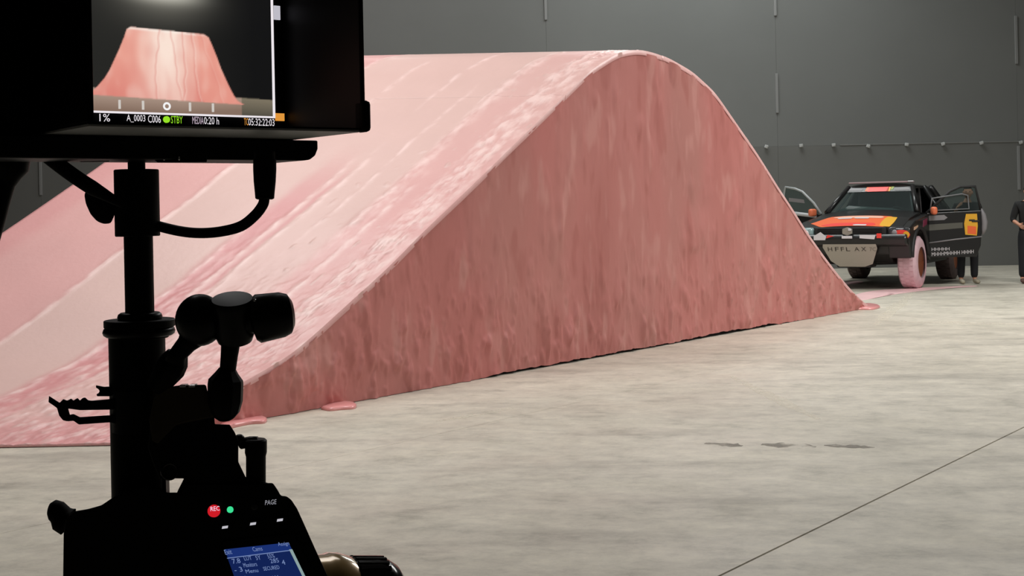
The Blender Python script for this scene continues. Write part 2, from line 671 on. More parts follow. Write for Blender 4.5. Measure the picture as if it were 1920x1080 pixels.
def surface_panel(t0, t1, nt, ns, s0=-0.004, s1=1.004, gap0=0.0, gap1=0.0, drop=0.0):
    cols = []
    nu = ns

    def fn(u, v):
        t = t0 + gap0 + (t1 - gap1 - t0 - gap0) * v
        s = s0 + (s1 - s0) * u ** 1.7
        c, h = paint_at(t, s)
        cols.append(c)
        if u < 1e-6:
            h *= 0.15
        p = RD * t + RW * s
        # build-up is raised along the local slope normal
        e = 0.004
        sl = (prof(t + e) - prof(t - e)) / (2 * e * LEN)
        nv = Vector((0, 0, 1)) - RD.normalized() * sl
        nv.normalize()
        return Vector((p.x, p.y, max(prof(t), 0.0) + 0.012 - drop)) + nv * h

    me = grid_mesh('riding_surface', nu, nt, fn)
    bm = B()
    bm.from_mesh(me)
    lay = bm.verts.layers.float_color.new('paint')
    bm.verts.ensure_lookup_table()
    for v, c in zip(bm.verts, cols):
        v[lay] = (*c, 1)
    # thickness: skirts down from the border
    border = [e for e in bm.edges if e.is_boundary]
    ret = bmesh.ops.extrude_edge_only(bm, edges=border)
    for v in ret['geom']:
        if isinstance(v, bmesh.types.BMVert):
            v.co.z = max(v.co.z - TH - 0.004 * abs(fbm((v.co.x * 2, v.co.y * 2, 0))), 0.004)
            v[lay] = (*P_MID, 1)
    bpy.data.meshes.remove(me)
    return bm


m_paint = mat('wet_pink_paint', P_MID, 0.42, spec=0.4, coat=0.10, vcol='paint', bump=0.10, bscale=26, var=0.03, vscale=2.0)
m_paint.node_tree.nodes['Principled BSDF'].inputs['Coat Roughness'].default_value = 0.16
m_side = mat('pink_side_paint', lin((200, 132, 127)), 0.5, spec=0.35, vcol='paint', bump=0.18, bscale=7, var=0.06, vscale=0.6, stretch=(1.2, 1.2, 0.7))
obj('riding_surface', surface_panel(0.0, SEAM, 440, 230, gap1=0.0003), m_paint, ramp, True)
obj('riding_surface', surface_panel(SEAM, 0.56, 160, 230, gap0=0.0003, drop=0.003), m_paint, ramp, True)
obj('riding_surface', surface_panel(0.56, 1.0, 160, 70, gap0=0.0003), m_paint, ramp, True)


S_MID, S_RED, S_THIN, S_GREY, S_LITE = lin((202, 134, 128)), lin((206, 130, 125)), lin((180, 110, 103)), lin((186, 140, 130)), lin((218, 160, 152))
scol = []


def side_panel():
    nu, nv = 900, 110

    def fn(u, v):
        t = 0.004 + 0.992 * u
        L = t * LEN
        top = max(prof(t) - 0.02, 0.008)
        rag = 0.024 + 0.016 * fbm((L * 2.0, 1.3, 0), 4) + 0.010 * fbm((L * 11.0, 7.3, 0), 2) - 0.03 * (1 - sstep(0.18, 0.42, t)) - 0.035 * sstep(0.72, 0.9, t)
        bot = min(max(rag, 0.004), top * 0.6)
        z = bot + (top - bot) * v
        low = (1 - sstep(0.15, 1.5, z))
        drip = fbm((L * 2.2, z * 0.5, 2.0), 3) * 0.008 + (0.25 + low) * max(0, fbm((L * 6.0, z * 2.2, 4.0), 4) - 0.12) * 0.055 + low * max(0, fbm((L * 13.0, z * 5.0, 11.0), 3) - 0.15) * 0.04
        rg = math.exp(-((L - 0.405 * LEN - 0.01 * math.sin(z * 9)) / 0.05) ** 2) * 0.016 * (0.6 + noise.noise(Vector((1, z * 5, 3))))
        nn = fbm((L * 2.6 + 31, z * 1.1, 6.0), 3)
        dab = max(0.0, nn - 0.25) * 0.05
        st = fbm((L * 1.0, z * 0.32, 15.0), 4)
        st2 = fbm((L * 5.0, z * 1.5, 21.0), 3)
        big = fbm((L * 0.35, z * 0.3, 33.0), 2)
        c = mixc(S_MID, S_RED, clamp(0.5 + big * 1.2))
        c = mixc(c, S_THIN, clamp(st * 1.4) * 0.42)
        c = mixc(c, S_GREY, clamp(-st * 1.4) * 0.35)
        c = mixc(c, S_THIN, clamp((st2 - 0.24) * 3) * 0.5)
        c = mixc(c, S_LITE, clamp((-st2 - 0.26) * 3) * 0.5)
        scol.append(c)
        return RD * t + Vector((0, 0, z)) + RN * (0.006 + drip * 0.8 + rg + dab)

    me = grid_mesh('side_panel', nu, nv, fn)
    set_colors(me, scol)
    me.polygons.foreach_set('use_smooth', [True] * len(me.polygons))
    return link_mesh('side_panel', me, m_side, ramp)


side_panel()
# inner timber frame closing the ramp: dark core, far side panel
def outline(s, inset, zlow):
    pts = [RD * t + RW * s + Vector((0, 0, max(prof(t) - inset, zlow + 0.001))) for t in [0.02 + 0.96 * i / 60 for i in range(61)]]
    return pts + [RD * 0.98 + RW * s + Vector((0, 0, zlow)), RD * 0.02 + RW * s + Vector((0, 0, zlow))]


bm = prism(B(), outline(0.012, 0.09, 0.0), outline(0.985, 0.09, 0.0))
obj('base_frame', bm, mat('dark_timber', (0.02, 0.017, 0.015), 0.9), ramp)
bm = prism(B(), outline(0.9925, 0.045, 0.02), outline(0.9995, 0.045, 0.02))
obj('side_panel', bm, mat('pink_far_side', lin((200, 132, 127)), 0.5), ramp)


# spilled paint
m_spill = mat('spilled_pink_paint', lin((236, 162, 160)), 0.28, spec=0.5, coat=0.3)
m_spill_pale = mat('thin_pink_paint', lin((250, 208, 208)), 0.4, spec=0.5, var=0.08, vscale=3)


def puddle(name, pix, label, m, h=0.012, rim=0.35, jit=0.0):
    pts = [G(*p) for p in pix]
    c = sum(pts, Vector()) / len(pts)
    ring = smooth_path([p - c for p in pts] + [pts[0] - c], 5)[:-1]
    bm = B()
    rings = []
    for k, (sc, z) in enumerate(((1.0, 0.0005), (0.985, h * 0.55), (0.9, h * 0.9), (0.55, h))):
        rr = []
        for i, p in enumerate(ring):
            q = 1 + jit * noise.noise(p * 6 + Vector((0, 0, 2)))
            rr.append(bm.verts.new(Vector((p.x * sc * q, p.y * sc * q, z))))
        rings.append(rr)
    n = len(ring)
    for a, b in zip(rings[:-1], rings[1:]):
        for i in range(n):
            bm.faces.new((a[i], a[(i + 1) % n], b[(i + 1) % n], b[i]))
    bm.faces.new(rings[-1])
    bm.faces.new(rings[0][::-1])
    o = obj(name, bm, m, None, True)
    o.location = c
    return tag(o, label, 'paint')


puddle('paint_puddle', [(602, 768), (625, 760), (650, 757), (668, 761), (664, 767), (640, 769), (618, 771)], 'small pink paint puddle at the foot of the ramp side wall', m_spill, 0.03)
puddle('paint_puddle', [(410, 799), (440, 790), (480, 784), (500, 787), (496, 794), (470, 796), (440, 802), (425, 806)], 'pink paint spill beside the ramp base, directly right of the black camera rig', m_spill, 0.03)
puddle('paint_puddle', [(1596, 582), (1620, 572), (1642, 573), (1650, 577), (1636, 581), (1612, 581)], 'bright pink paint spill at the far right tip of the ramp', m_spill, 0.035)
puddle('paint_trail', [(1585, 566), (1602, 553), (1640, 545), (1700, 541), (1760, 538.2), (1822, 535.5), (1830, 537), (1770, 541.5), (1710, 547.5), (1660, 555), (1625, 562)], 'long pale pink paint trail leading from the ramp to the front tyre of the car', m_spill_pale, 0.006)
puddle('paint_trail', [(1560, 531), (1600, 527.5), (1618, 528), (1612, 531.5), (1580, 534)], 'short pink paint trail under the left half of the car', m_spill_pale, 0.006)

# ------------------------------------------------------------------ camera rig
DP = 1.02


def rel(o):
    c = o.location.copy()
    return lambda px, py, d=1.0: W(px, py, d) - c


px2m = 1.0 / FPX
# --- support post (carries the monitor)
post_base = W(262, 1000, DP)
post = thing('monitor_post', post_base, 'black telescopic post with clamps and lever rising from the camera under the monitor', 'post')
p_ = rel(post)


def axis_x(x):          # axis of the post in the picture, vertical in the world
    return x


def cyl(nm, x, y0, y1, half, m=m_rig, par=post, d=DP, seg=28, bev=1.5, rel_=None):
    r_ = rel_ or p_
    a, b = r_(x, y0, d), r_(x, y1, d)
    a.x = b.x = (a.x + b.x) / 2
    r = half * px2m * d
    e = bev * px2m
    bm = sweep(B(), [a, a + (b - a) * (e / (b - a).length), b - (b - a) * (e / (b - a).length), b], [r - e, r, r, r - e], seg)
    return obj(nm, bm, m, par, True, 40)


cyl('stud', 256, 285, 322, 16)
cyl('clamp_sleeve', 257, 318, 443, 41)
cyl('inner_tube', 261, 440, 600, 26.5)
a = p_(262.5, 594, DP)
obj('lock_ring', torus(B(), a, (0, 0, 1), 33 * px2m, 9 * px2m), m_rig_sat, post, True)
cyl('collar', 262, 599, 613, 65)
obj('lock_ring', torus(B(), p_(261, 621, DP), (0, 0, 1), 58 * px2m, 9.5 * px2m), m_rig_sat, post, True)
cyl('collar', 262, 613, 634, 53)
cyl('outer_tube', 260, 630, 960, 51.5)
cyl('quick_release_collar', 262, 726, 806, 53.5, m_rig_sat)
# wing knob on the sleeve
out = [(216, 372), (196, 352), (168, 348), (158, 364), (161, 382), (170, 402), (182, 415), (194, 420), (208, 419), (213, 408), (216, 400)]
bm = prism(B(), [p_(x, y, DP - 0.008) for x, y in out], [p_(x, y, DP + 0.008) for x, y in out], 0.002)
k = obj('wing_knob', bm, m_rig, post, True, 50)
bm = B()
box(bm, p_(205, 375, DP - 0.0095), (0.0055, 0.001, 0.0024), None, 0.0004)
obj('bright_edge', bm, m_chrome, k)
# lever: ridged thumb arm, and lower fork
out = [(92, 742), (112, 755), (119, 748), (126, 751), (130, 749), (134, 747), (138, 751), (142, 748), (146, 746), (150, 751), (155, 746), (160, 745), (165, 750), (172, 751), (208, 748), (216, 748), (216, 768), (150, 769), (128, 766), (133, 783), (127, 790), (118, 788), (111, 779), (107, 765), (100, 760), (91, 754)]
bm = prism(B(), [p_(x, y, DP - 0.018) for x, y in out], [p_(x, y, DP - 0.006) for x, y in out], 0.0006)
lev = obj('release_lever', bm, m_rig_sat, post, False)
out = [(124, 779), (138, 776), (150, 782), (194, 779), (216, 778), (216, 795), (205, 792), (148, 796), (138, 789), (126, 790)]
bm = prism(B(), [p_(x, y, DP - 0.018) for x, y in out], [p_(x, y, DP - 0.004) for x, y in out], 0.0006)
obj('lever_fork', bm, m_rig_sat, lev)
out = [(180, 722), (195, 725), (216, 724), (216, 743), (182, 743), (181, 739), (185, 737), (187, 733), (184, 729), (180, 727)]
bm = prism(B(), [p_(x, y, DP - 0.012) for x, y in out], [p_(x, y, DP + 0.004) for x, y in out], 0.0005)
obj('catch', bm, m_rig_sat, post)
bm = B()
sphere(bm, p_(293, 727, DP - 0.024), 0.0016)
obj('screw', bm, m_chrome, post, True)

# --- monitor (turned to the right of the photographer)
YAWM = math.radians(38)
mc = W(308, 88, 1.0)
mon = thing('field_monitor', mc, 'black hooded field monitor showing the pink ramp, mounted on the post', 'monitor', YAWM)
HX, HY = 0.0921, 0.0518


def screen_image(u, v):
    """what the display shows; u across from its left edge, v up from its bottom edge (0..1)"""
    px = 89 + 418 * u + 10 * u * (1 - u)
    py = 212 - 249 * v
    y = py - 0.028 * (px - 308)
    bg = mixc((0.020, 0.020, 0.018), (0.0075, 0.0075, 0.0078), clamp((px - 250) / 220))
    bg = mixc(bg, (0.030, 0.029, 0.026), clamp(1 - abs(px - 260) / 130) * clamp(1 - y / 120))
    gl = math.exp(-((px - 298) / 50) ** 2 - ((y + 12) / 16) ** 2)
    bg = mixc(bg, (0.95, 0.93, 0.80), clamp(gl * 1.1))
    gl2 = math.exp(-((px - 300) / 75) ** 2 - ((y + 5) / 42) ** 2)
    c = mixc(bg, (0.20, 0.19, 0.16), clamp(gl2 * 0.55))
    if y > 174:
        f = mixc((0.20, 0.17, 0.12), (0.09, 0.08, 0.06), clamp((y - 176) / 30))
        if px < 445:
            f = mixc((0.40, 0.29, 0.23), (0.24, 0.16, 0.12), clamp((y - 183) / 28 + clamp((px - 330) / 260)))
        c = f
    # ramp seen end on
    rl = [(50, 236), (90, 222), (130, 207), (160, 188.5), (187, 178)]
    # half outline: left and right edges by height
    yy = [57, 62, 75, 100, 120, 140, 155, 170, 180, 187]
    le = [238, 231, 227, 217, 208, 199, 190, 178, 168, 158]
    ri = [374, 383, 389, 399, 406, 415, 422, 430, 437, 450]
    if yy[0] <= y <= yy[-1]:
        for i in range(len(yy) - 1):
            if yy[i] <= y <= yy[i + 1]:
                t = (y - yy[i]) / (yy[i + 1] - yy[i])
                L, R_ = le[i] + (le[i + 1] - le[i]) * t, ri[i] + (ri[i + 1] - ri[i]) * t
                break
        if L <= px <= R_:
            a = (px - L) / (R_ - L)
            side = lin((232, 158, 142))
            deep = lin((214, 122, 112))
            pale = lin((250, 226, 212))
            c = mixc(side, deep, clamp((y - 110) / 80) * 0.7)
            hot = math.exp(-((px - 305 + (y - 60) * 0.02) / 42) ** 2) * clamp(1.15 - (y - 60) / 190)
            c = mixc(c, pale, clamp(hot * 1.1))
            c = mixc(c, lin((250, 240, 230)), clamp(1 - abs(y - 59) / 3.5) * 0.8)
            for x0, k in ((288, -0.06), (312, 0.16), (350, 0.12), (372, 0.30), (335, 0.0)):
                xc = x0 + k * (y - 70) + 2 * math.sin(y * 0.045 + x0) + 3 * noise.noise(Vector((x0, y * 0.05, 0)))
                d_ = abs(px - xc)
                if d_ < 2.2:
                    c = mixc(c, deep, (1 - d_ / 2.2) * 0.55)
                elif d_ < 5 and px > xc:
                    c = mixc(c, pale, (1 - (d_ - 2.2) / 2.8) * 0.45)
            if px < R_ and a > 0.86 - 0.12 * clamp((y - 60) / 120):
                c = mixc(c, side, 0.6)
            n_ = noise.noise(Vector((px * 0.06, y * 0.025, 4)))
            c = mixc(c, pale if n_ > 0 else deep, abs(n_) * 0.35)
    return c


nu, nv = 210, 126
cols = []


def fs(u, v):
    acc = [screen_image(u + a / nu, v + b / nv) for a in (-.35, 0, .35) for b in (-.35, 0, .35)]
    cols.append(tuple(sum(c[i] for c in acc) / 9 for i in range(3)))
    return Vector((-HX + 2 * HX * u, -0.0015, -HY + 2 * HY * v))


me = grid_mesh('display', nu, nv, fs)
set_colors(me, cols, 'picture')
m_scr = bpy.data.materials.new('display_picture')
m_scr.use_nodes = True
nt = m_scr.node_tree
nt.nodes.remove(nt.nodes['Principled BSDF'])
em = nt.nodes.new('ShaderNodeEmission')
vc = nt.nodes.new('ShaderNodeVertexColor')
vc.layer_name = 'picture'
nt.links.new(vc.outputs[0], em.inputs[0])
nt.links.new(em.outputs[0], nt.nodes['Material Output'].inputs[0])
em.inputs[1].default_value = 1.0
disp = link_mesh('display', me, m_scr, mon)


def glow(name, c, s=1.0):
    m = mat(name, (0, 0, 0), 0.5, emit=c, estr=s)
    m.node_tree.nodes['Principled BSDF'].inputs['Specular IOR Level'].default_value = 0
    return m


g_white = glow('screen_white', (0.85, 0.80, 0.84))
g_green = glow('screen_green', lin((150, 225, 40)))
g_amber = glow('screen_amber', lin((225, 150, 60)))
g_grey = glow('screen_grey', lin((190, 188, 198)))


def mq(xa, xb, za, zb, nm, m, d=0.0015, y=-0.003, par=disp):
    bm = B()
    box2(bm, (xa, y, za), (xb, y + d, zb))
    return obj(nm, bm, m, par)


def sx(px):     # picture column -> metres along the display
    k = (px - 960) / FPX
    # solve (mc.x + cos*x)/(mc.y + sin*x) = k  (roll folded into mc)
    return (k * 1.0 - mc_k) / (math.cos(YAWM) - k * math.sin(YAWM))


mc_k = (308 - 960) / FPX
ln = 0.0011
mq(-HX, HX + ln * 1.4, -HY - ln * 1.3, -HY, 'frame_line', g_white)
mq(HX, HX + ln * 1.4, -HY, HY, 'frame_line', g_white)
for q in (220, 264, 352, 395):
    mq(sx(q) - 0.0007, sx(q) + 0.0007, -HY + 0.002, -HY + 0.0088, 'level_tick', glow('tick_white', (0.62, 0.58, 0.54)))
bm = torus(B(), (sx(308), -0.003, -HY + 0.0052), (0, 1, 0), 0.0024, 0.0008, 28, 6)
obj('level_ring', bm, glow('ring_white', (0.9, 0.9, 0.9)), disp)
zt = -HY - 0.0080
for a, b, s_, m_ in ((181, 201, '1%', g_white), (232, 267, 'A_0003', g_white), (272, 296, 'C006', g_white), (315, 337, 'STBY', g_green),
                     (355, 376, 'MEDIA', glow('screen_mauve', (0.50, 0.40, 0.48))), (377, 405, '0:20 h', g_white), (452, 460, 'TC', g_amber), (460, 509, '05:32:22:03', g_white)):
    lettering('lettering', s_, m_, disp, (sx(a), -0.003, zt), (sx(b) - sx(a), 0, 0), (0, 0, 0.0058))
bm = B()
sweep(bm, [(sx(307.5), -0.003, zt + 0.0029), (sx(307.5), -0.0015, zt + 0.0029)], 0.0026, 20)
obj('status_dot', bm, g_green, disp)
mq(sx(513), sx(524), HY - 0.0235, HY - 0.012, 'grey_icon', g_grey)
mq(sx(512), sx(528), -HY - 0.0035, -HY + 0.0027, 'amber_icon', g_amber)
# casing
bm = B()
box2(bm, (-0.104, 0.0, -0.069), (0.113, 0.045, 0.080), 0.003)
obj('casing', bm, m_rig, mon)
for nm, a, b in (('hood_flap', (-0.101, -0.110, -0.069), (-0.0965, 0.002, 0.080)), ('hood_flap', (0.1045, -0.120, -0.069), (0.1085, 0.002, 0.080)),
                 ('hood_flap', (-0.101, -0.112, 0.076), (0.1085, 0.002, 0.080))):
    bm = B()
    box2(bm, a, b, 0.0008)
    obj(nm, bm, m_rig, mon)
# floor flap of the hood follows the front edge, a grey plate paints the floor bounce on its underside
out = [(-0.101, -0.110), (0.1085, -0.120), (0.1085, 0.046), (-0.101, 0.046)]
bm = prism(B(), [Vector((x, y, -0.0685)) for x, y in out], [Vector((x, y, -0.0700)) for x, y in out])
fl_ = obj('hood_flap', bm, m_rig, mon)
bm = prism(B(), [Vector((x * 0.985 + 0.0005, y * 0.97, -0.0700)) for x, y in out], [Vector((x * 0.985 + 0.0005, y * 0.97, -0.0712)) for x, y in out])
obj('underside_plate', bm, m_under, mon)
bm = B()
box2(bm, (0.1040, -0.1245, -0.0715), (0.1115, -0.110, -0.0475), 0.0032)
obj('corner_bumper', bm, m_rubber, mon, True)
# slab under the monitor
out = [(-0.30, -0.0720), (0.1235, -0.0720), (0.1235, -0.0790), (0.121, -0.0845), (0.116, -0.0880), (0.110, -0.0888), (-0.30, -0.0888)]
bm = prism(B(), [Vector((x, -0.020, z)) for x, z in out], [Vector((x, 0.042, z)) for x, z in out], 0.0012)
obj('mount_plate', bm, m_rig, mon)
bm = B()
box2(bm, (-0.30, -0.012, -0.0730), (-0.105, 0.05, 0.085), 0.003)
obj('receiver_box', bm, m_rig, mon)
mi = mon.matrix_basis.inverted()


def mloc(px, py, d):
    return mi @ W(px, py, d)


mi = (Matrix.Translation(mc) @ Matrix.Rotation(YAWM, 4, 'Z')).inverted()
for (xa, xb, ya, yb) in ((145, 205, 288, 304), (290, 388, 288, 305)):
    out = [(xa, ya), (xb, ya), (xb, yb - 1), (xa + 6, yb), (xa, yb - 5)]
    bm = prism(B(), [mloc(x, y, 0.985) for x, y in out], [mloc(x, y, 1.01) for x, y in out], 0.0005)
    fp = obj('foot_pad', bm, m_rubber, mon)
    if xa > 200:
        for q in (308, 336):
            bm = B()
            sphere(bm, mloc(q, 297, 0.984), 0.0009, (1, 1, 2))
            obj('screw', bm, m_chrome, fp, True)
# side grip hanging at the far left
pts = [mloc(x, y, 0.99) for x, y in ((18, 284), (18, 300), (19, 316), (14, 328), (9, 345), (2, 375), (-6, 410), (-16, 450), (-30, 500))]
bm = sweep(B(), pts, [q * px2m for q in (36, 37, 33, 25, 19, 17, 16, 15, 13)], 20)
obj('side_grip', bm, m_rig, mon, True)

# --- cables
cb = W(496, 292, 1.0)
c1 = thing('video_cable', cb, 'thick black cable with a tapered plug looping from the monitor back to the post', 'cable')
q_ = rel(c1)
bm = sweep(B(), [q_(496.5, y, 1.0) for y in (284, 298, 299, 318, 340, 360, 372, 374)], [r * px2m for r in (19, 19, 21.5, 21.5, 20.5, 18.5, 17.5, 14)], 24)
obj('plug', bm, m_rubber, c1, True, 40)
pts = smooth_path([q_(496, 370, 1.0), q_(493, 384, 1.0), q_(478, 404, 1.0), q_(452, 424, 1.003), q_(415, 434, 1.007), q_(375, 437, 1.012), q_(335, 433, 1.016), q_(285, 421, 1.02)], 6)
obj('cord', sweep(B(), pts, 10 * px2m, 16), m_rubber, c1, True)
c2 = thing('power_cable', W(95, 292, 0.99), 'black cable slanting down from the monitor base to the wing knob', 'cable')
q_ = rel(c2)
pts = smooth_path([q_(70, 276, 0.985), q_(95, 297, 0.985), q_(132, 325, 0.985), q_(168, 349, 0.987), q_(200, 367, 0.99), q_(232, 385, 0.993)], 6)
obj('cord', sweep(B(), pts, [14 * px2m] * 20 + [(14 - (i + 1) * 0.7) * px2m for i in range(len(pts) - 20)], 16), m_rubber, c2, True)

# --- articulating arm
arm = thing('articulating_arm', W(423, 800, 0.97), 'black articulating arm with ball joints and a big tightening knob, right of the post', 'support arm')
q_ = rel(arm)
DA = 0.965


def pxs(pts, d=DA):
    return [q_(x, y, d) for x, y in pts]


bm = sphere(B(), q_(375, 600, DA), 48 * px2m * DA, (0.95, 0.9, 1.02), 28, 18)
obj('ball_joint', bm, m_rig_sat, arm, True)
tilt = Vector((0.02, -0.33, 1)).normalized()
c = q_(438, 598, DA)
hb = [c + tilt * (k * px2m * DA) for k in (-47, -44, -30, 25, 38, 41)]
bm = sweep(B(), hb, [r * px2m * DA for r in (26, 32, 37, 39, 39, 37.5)], 32)
obj('hub', bm, m_rig_sat, arm, True, 35)
pts = [q_(462, 601, DA), q_(474, 599, DA), q_(476, 598.6, DA), q_(484, 597.5, DA + 0.001), q_(528, 590, DA + 0.008), q_(541, 588, DA + 0.010), q_(548, 587, DA + 0.011)]
bm = sweep(B(), pts, [r * px2m * DA for r in (26, 26, 40, 46, 43, 38, 26)], 32)
obj('tightening_knob', bm, m_gloss if False else m_rig_sat, arm, True, 35)
bm = sphere(B(), q_(477.5, 563, DA - 0.012), 0.0012)
obj('screw', bm, m_chrome, arm, True)
bm = sweep(B(), pxs([(434, 625), (433, 640), (430, 668), (427, 696)]), [r * px2m * DA for r in (18, 18, 16, 15)], 20)
obj('lower_rod', bm, m_rig, arm, True)
bm = sweep(B(), pxs([(426, 690), (425, 700), (423.5, 712), (423, 720), (422.5, 752), (422, 772), (421, 784), (421, 789)]), [r * px2m * DA for r in (15, 22, 32, 33, 32.5, 27, 18, 10)], 10)
obj('lower_socket', bm, m_rig, arm, True, 25)
bm = sweep(B(), pxs([(362, 630), (350, 645), (334, 664), (327, 680)]), [r * px2m * DA for r in (26, 19, 17, 20)], 20)
obj('upper_rod', bm, m_rig, arm, True)
bm = sweep(B(), pxs([(334, 662), (328, 676), (320, 690), (306, 710), (290, 730)], DA + 0.005), [r * px2m * DA for r in (20, 27, 29, 24, 18)], 12)
obj('upper_socket', bm, m_rig, arm, True, 25)

# --- cinema camera body
cin = thing('cinema_camera', W(360, 1240, 1.0), 'black cinema camera body with blue menu screen and lit record button', 'camera')
q_ = rel(cin)
DF = 0.965
sil = [(118, 1240), (118, 1080), (119, 1000), (124, 972), (140, 958), (165, 954), (190, 947), (215, 930), (240, 919), (262, 913), (300, 914), (312, 923), (338, 923), (348, 907), (430, 906), (512, 905), (521, 918), (527, 929), (538, 930), (547, 937), (558, 954), (572, 985), (592, 1030), (615, 1080), (650, 1160), (684, 1240)]
front = [q_(x, y, DF) for x, y in sil]
back = [q_(340 + (x - 340) * 0.80, 1080 + (y - 1080) * 0.80, DF + 0.13) for x, y in sil]
bm = prism(B(), front, back, 0.0012)
body = obj('body', bm, m_rig, cin)
body['label'] = 'matte black body shell'
DB = DF - 0.0004


def panel(nm, pts, m, par=cin, t=0.0008, bev=0.0):
    f = [q_(x, y, DF - t) for x, y in pts]
    b = [q_(x, y, DF + 0.0004) for x, y in pts]
    return obj(nm, prism(B(), f, b, bev), m, par)


# menu screen
scr = panel('menu_screen', [(421, 1030), (541, 1017), (586, 1108), (606, 1150), (474, 1164), (446, 1100)], glow('menu_blue', lin((18, 34, 84))), cin, 0.0010)
panel('screen_bezel', [(409, 1024), (420, 1030), (446, 1100), (476, 1164), (606, 1150), (542, 1017), (421, 1029.5), (415, 1016), (550, 1001), (640, 1170), (466, 1184)], mat('bezel_black', (0.004, 0.004, 0.0042), 0.4, spec=0.1), cin, 0.0014)
m_menu = glow('menu_text', lin((120, 140, 186)))
m_menu2 = glow('menu_header', lin((26, 48, 112)))
panel('menu_header', [(421, 1030), (541, 1017), (548, 1031), (428, 1046)], m_menu2, scr, 0.0012)
panel('menu_bar', [(542, 1030), (548, 1029.5), (592, 1118), (586, 1119)], glow('menu_bar', lin((138, 160, 160))), scr, 0.0014)
panel('menu_line', [(425, 1046), (545, 1031), (545.6, 1032.4), (425.8, 1047.4)], m_menu, scr, 0.0014)


def menu(s_, x, y, w_, h_, m=m_menu):
    o = q_(x, y, DF - 0.0017)
    lettering('lettering', s_, m, scr, o, q_(x + w_, y - w_ * 0.115, DF - 0.0017) - o, q_(x - h_ * 0.36, y - h_, DF - 0.0017) - o)


menu('Exit', 423, 1040, 13, 9)
menu('Cams', 475, 1034, 18, 8)
menu('Assign', 523, 1026, 21, 9)
menu('7.8', 437, 1057, 15, 9)
menu('LUT', 459, 1051, 14, 7)
menu('5Y', 481, 1050, 9, 8)
menu('55%', 503, 1047, 13, 8)
menu('Monitors', 458, 1064, 25, 8)
menu('285', 508, 1056, 16, 8)
menu('4', 530, 1059, 6, 9)
menu('- 3', 441, 1073, 15, 9)
menu('Menu', 462, 1075, 23, 7)
menu('SECURED', 495, 1070, 30, 7)
menu('5.6', 449, 1089, 15, 8)
menu('Audio', 470, 1092, 22, 7)
menu('48 kHz', 500, 1088, 28, 7)


def button(nm, x, y, r, m, h=0.0022, dome=False, par=cin):
    a = q_(x, y, DF + 0.0003)
    n = Vector((0.05, -1, 0.25)).normalized()
    R = r * px2m * DF
    if dome:
        bm = sweep(B(), [a, a + n * h * 0.6, a + n * h * 0.9, a + n * h], [R, R, R * 0.8, R * 0.4], 24)
    else:
        bm = sweep(B(), [a, a + n * h * 0.85, a + n * h], [R, R, R * 0.9], 24)
    return obj(nm, bm, m, par, True, 40)


rec = button('record_button', 402, 958, 11.5, glow('record_red', (0.62, 0.012, 0.02)), 0.003)
rec['label'] = 'red glowing record button'
o = q_(395, 958.5, DF - 0.0042)
lettering('lettering', 'REC', glow('rec_text', (0.95, 0.75, 0.95)), rec, o, q_(412, 957, DF - 0.0042) - o, q_(394.5, 950, DF - 0.0042) - o)
led = button('indicator_light', 432, 955.5, 6, glow('led_green', lin((60, 225, 150))), 0.002, True)
led['label'] = 'green indicator light'
button('joystick', 478, 950, 6, mat('grey_rubber', (0.02, 0.02, 0.02), 0.6), 0.003, True)
m_mark = glow('backlit_mark', lin((190, 188, 196)))
o = q_(497, 947, DF - 0.0012)
lettering('lettering', 'PAGE', glow('page_text', lin((150, 150, 158))), cin, o, q_(518, 945, DF - 0.0012) - o, q_(497.5, 938, DF - 0.0012) - o)
for x, y in ((422, 988.5), (474.5, 982), (525, 975)):
    panel('button_mark', [(x - 6, y + 3.2), (x + 5, y + 1.6), (x + 6, y - 3.2), (x - 5, y - 1.8)], m_mark, cin, 0.0026, 0.0)
    panel('button_cap', [(x - 15, y + 6), (x + 13, y + 2), (x + 14, y - 8), (x - 14, y - 4)], m_rig, cin, 0.002, 0.0006)
# rear knob at the left
bm = sweep(B(), [q_(x, y, DF + 0.02) for x, y in ((128, 978), (118, 973), (114, 966), (107, 959), (99, 956), (93, 955))], [r * px2m for r in (26, 25, 21, 20.5, 19, 12)], 20)
obj('rear_knob', bm, m_rubber, cin, True, 40)
# handle block and its parts on top of the body
out = [(282, 800), (330, 790), (402, 780), (403, 795), (431, 796), (440, 810), (447, 826), (447, 866), (461, 895), (505, 906), (505, 930), (330, 930), (333, 921), (345, 897), (300, 897), (288, 870), (278, 840)]
bm = prism(B(), [q_(x, y, DF + 0.002) for x, y in out], [q_(x, y, DF + 0.034) for x, y in out], 0.0006)
obj('handle_block', bm, m_rig, cin)
out = [(296, 728), (340, 722), (386, 721), (394, 752), (403, 782), (360, 790), (330, 797), (296, 832), (285, 826), (280, 788), (288, 750)]
bm = prism(B(), [q_(x, y, DF + 0.001) for x, y in out], [q_(x, y, DF + 0.033) for x, y in out], 0.0012)
tp = obj('handle_wrap', bm, m_tapebrown, cin)
tp['label'] = 'brownish tape wrapped around the handle'
for xa in (345, 362):
    bm = B()
    box(bm, q_(xa, 722.5, DF + 0.004), (0.005, 0.008, 0.0016), None, 0.0004)
    obj('bright_edge', bm, m_chrome, tp)
bm = sweep(B(), [q_(480, y, DF + 0.012) for y in (823, 826, 848, 856, 900, 912)], [r * px2m for r in (17, 20, 20, 18, 18, 18)], 20)
obj('handle_post', bm, m_rig, cin, True, 40)
bm = sweep(B(), [q_(452, 832, DF + 0.015), q_(470, 828, DF + 0.012), q_(484, 826, DF + 0.012)], [10 * px2m, 10 * px2m, 8 * px2m], 16)
sphere(bm, q_(449, 824, DF + 0.012), 10 * px2m)
obj('thumb_screw', bm, m_rig_sat, cin, True)
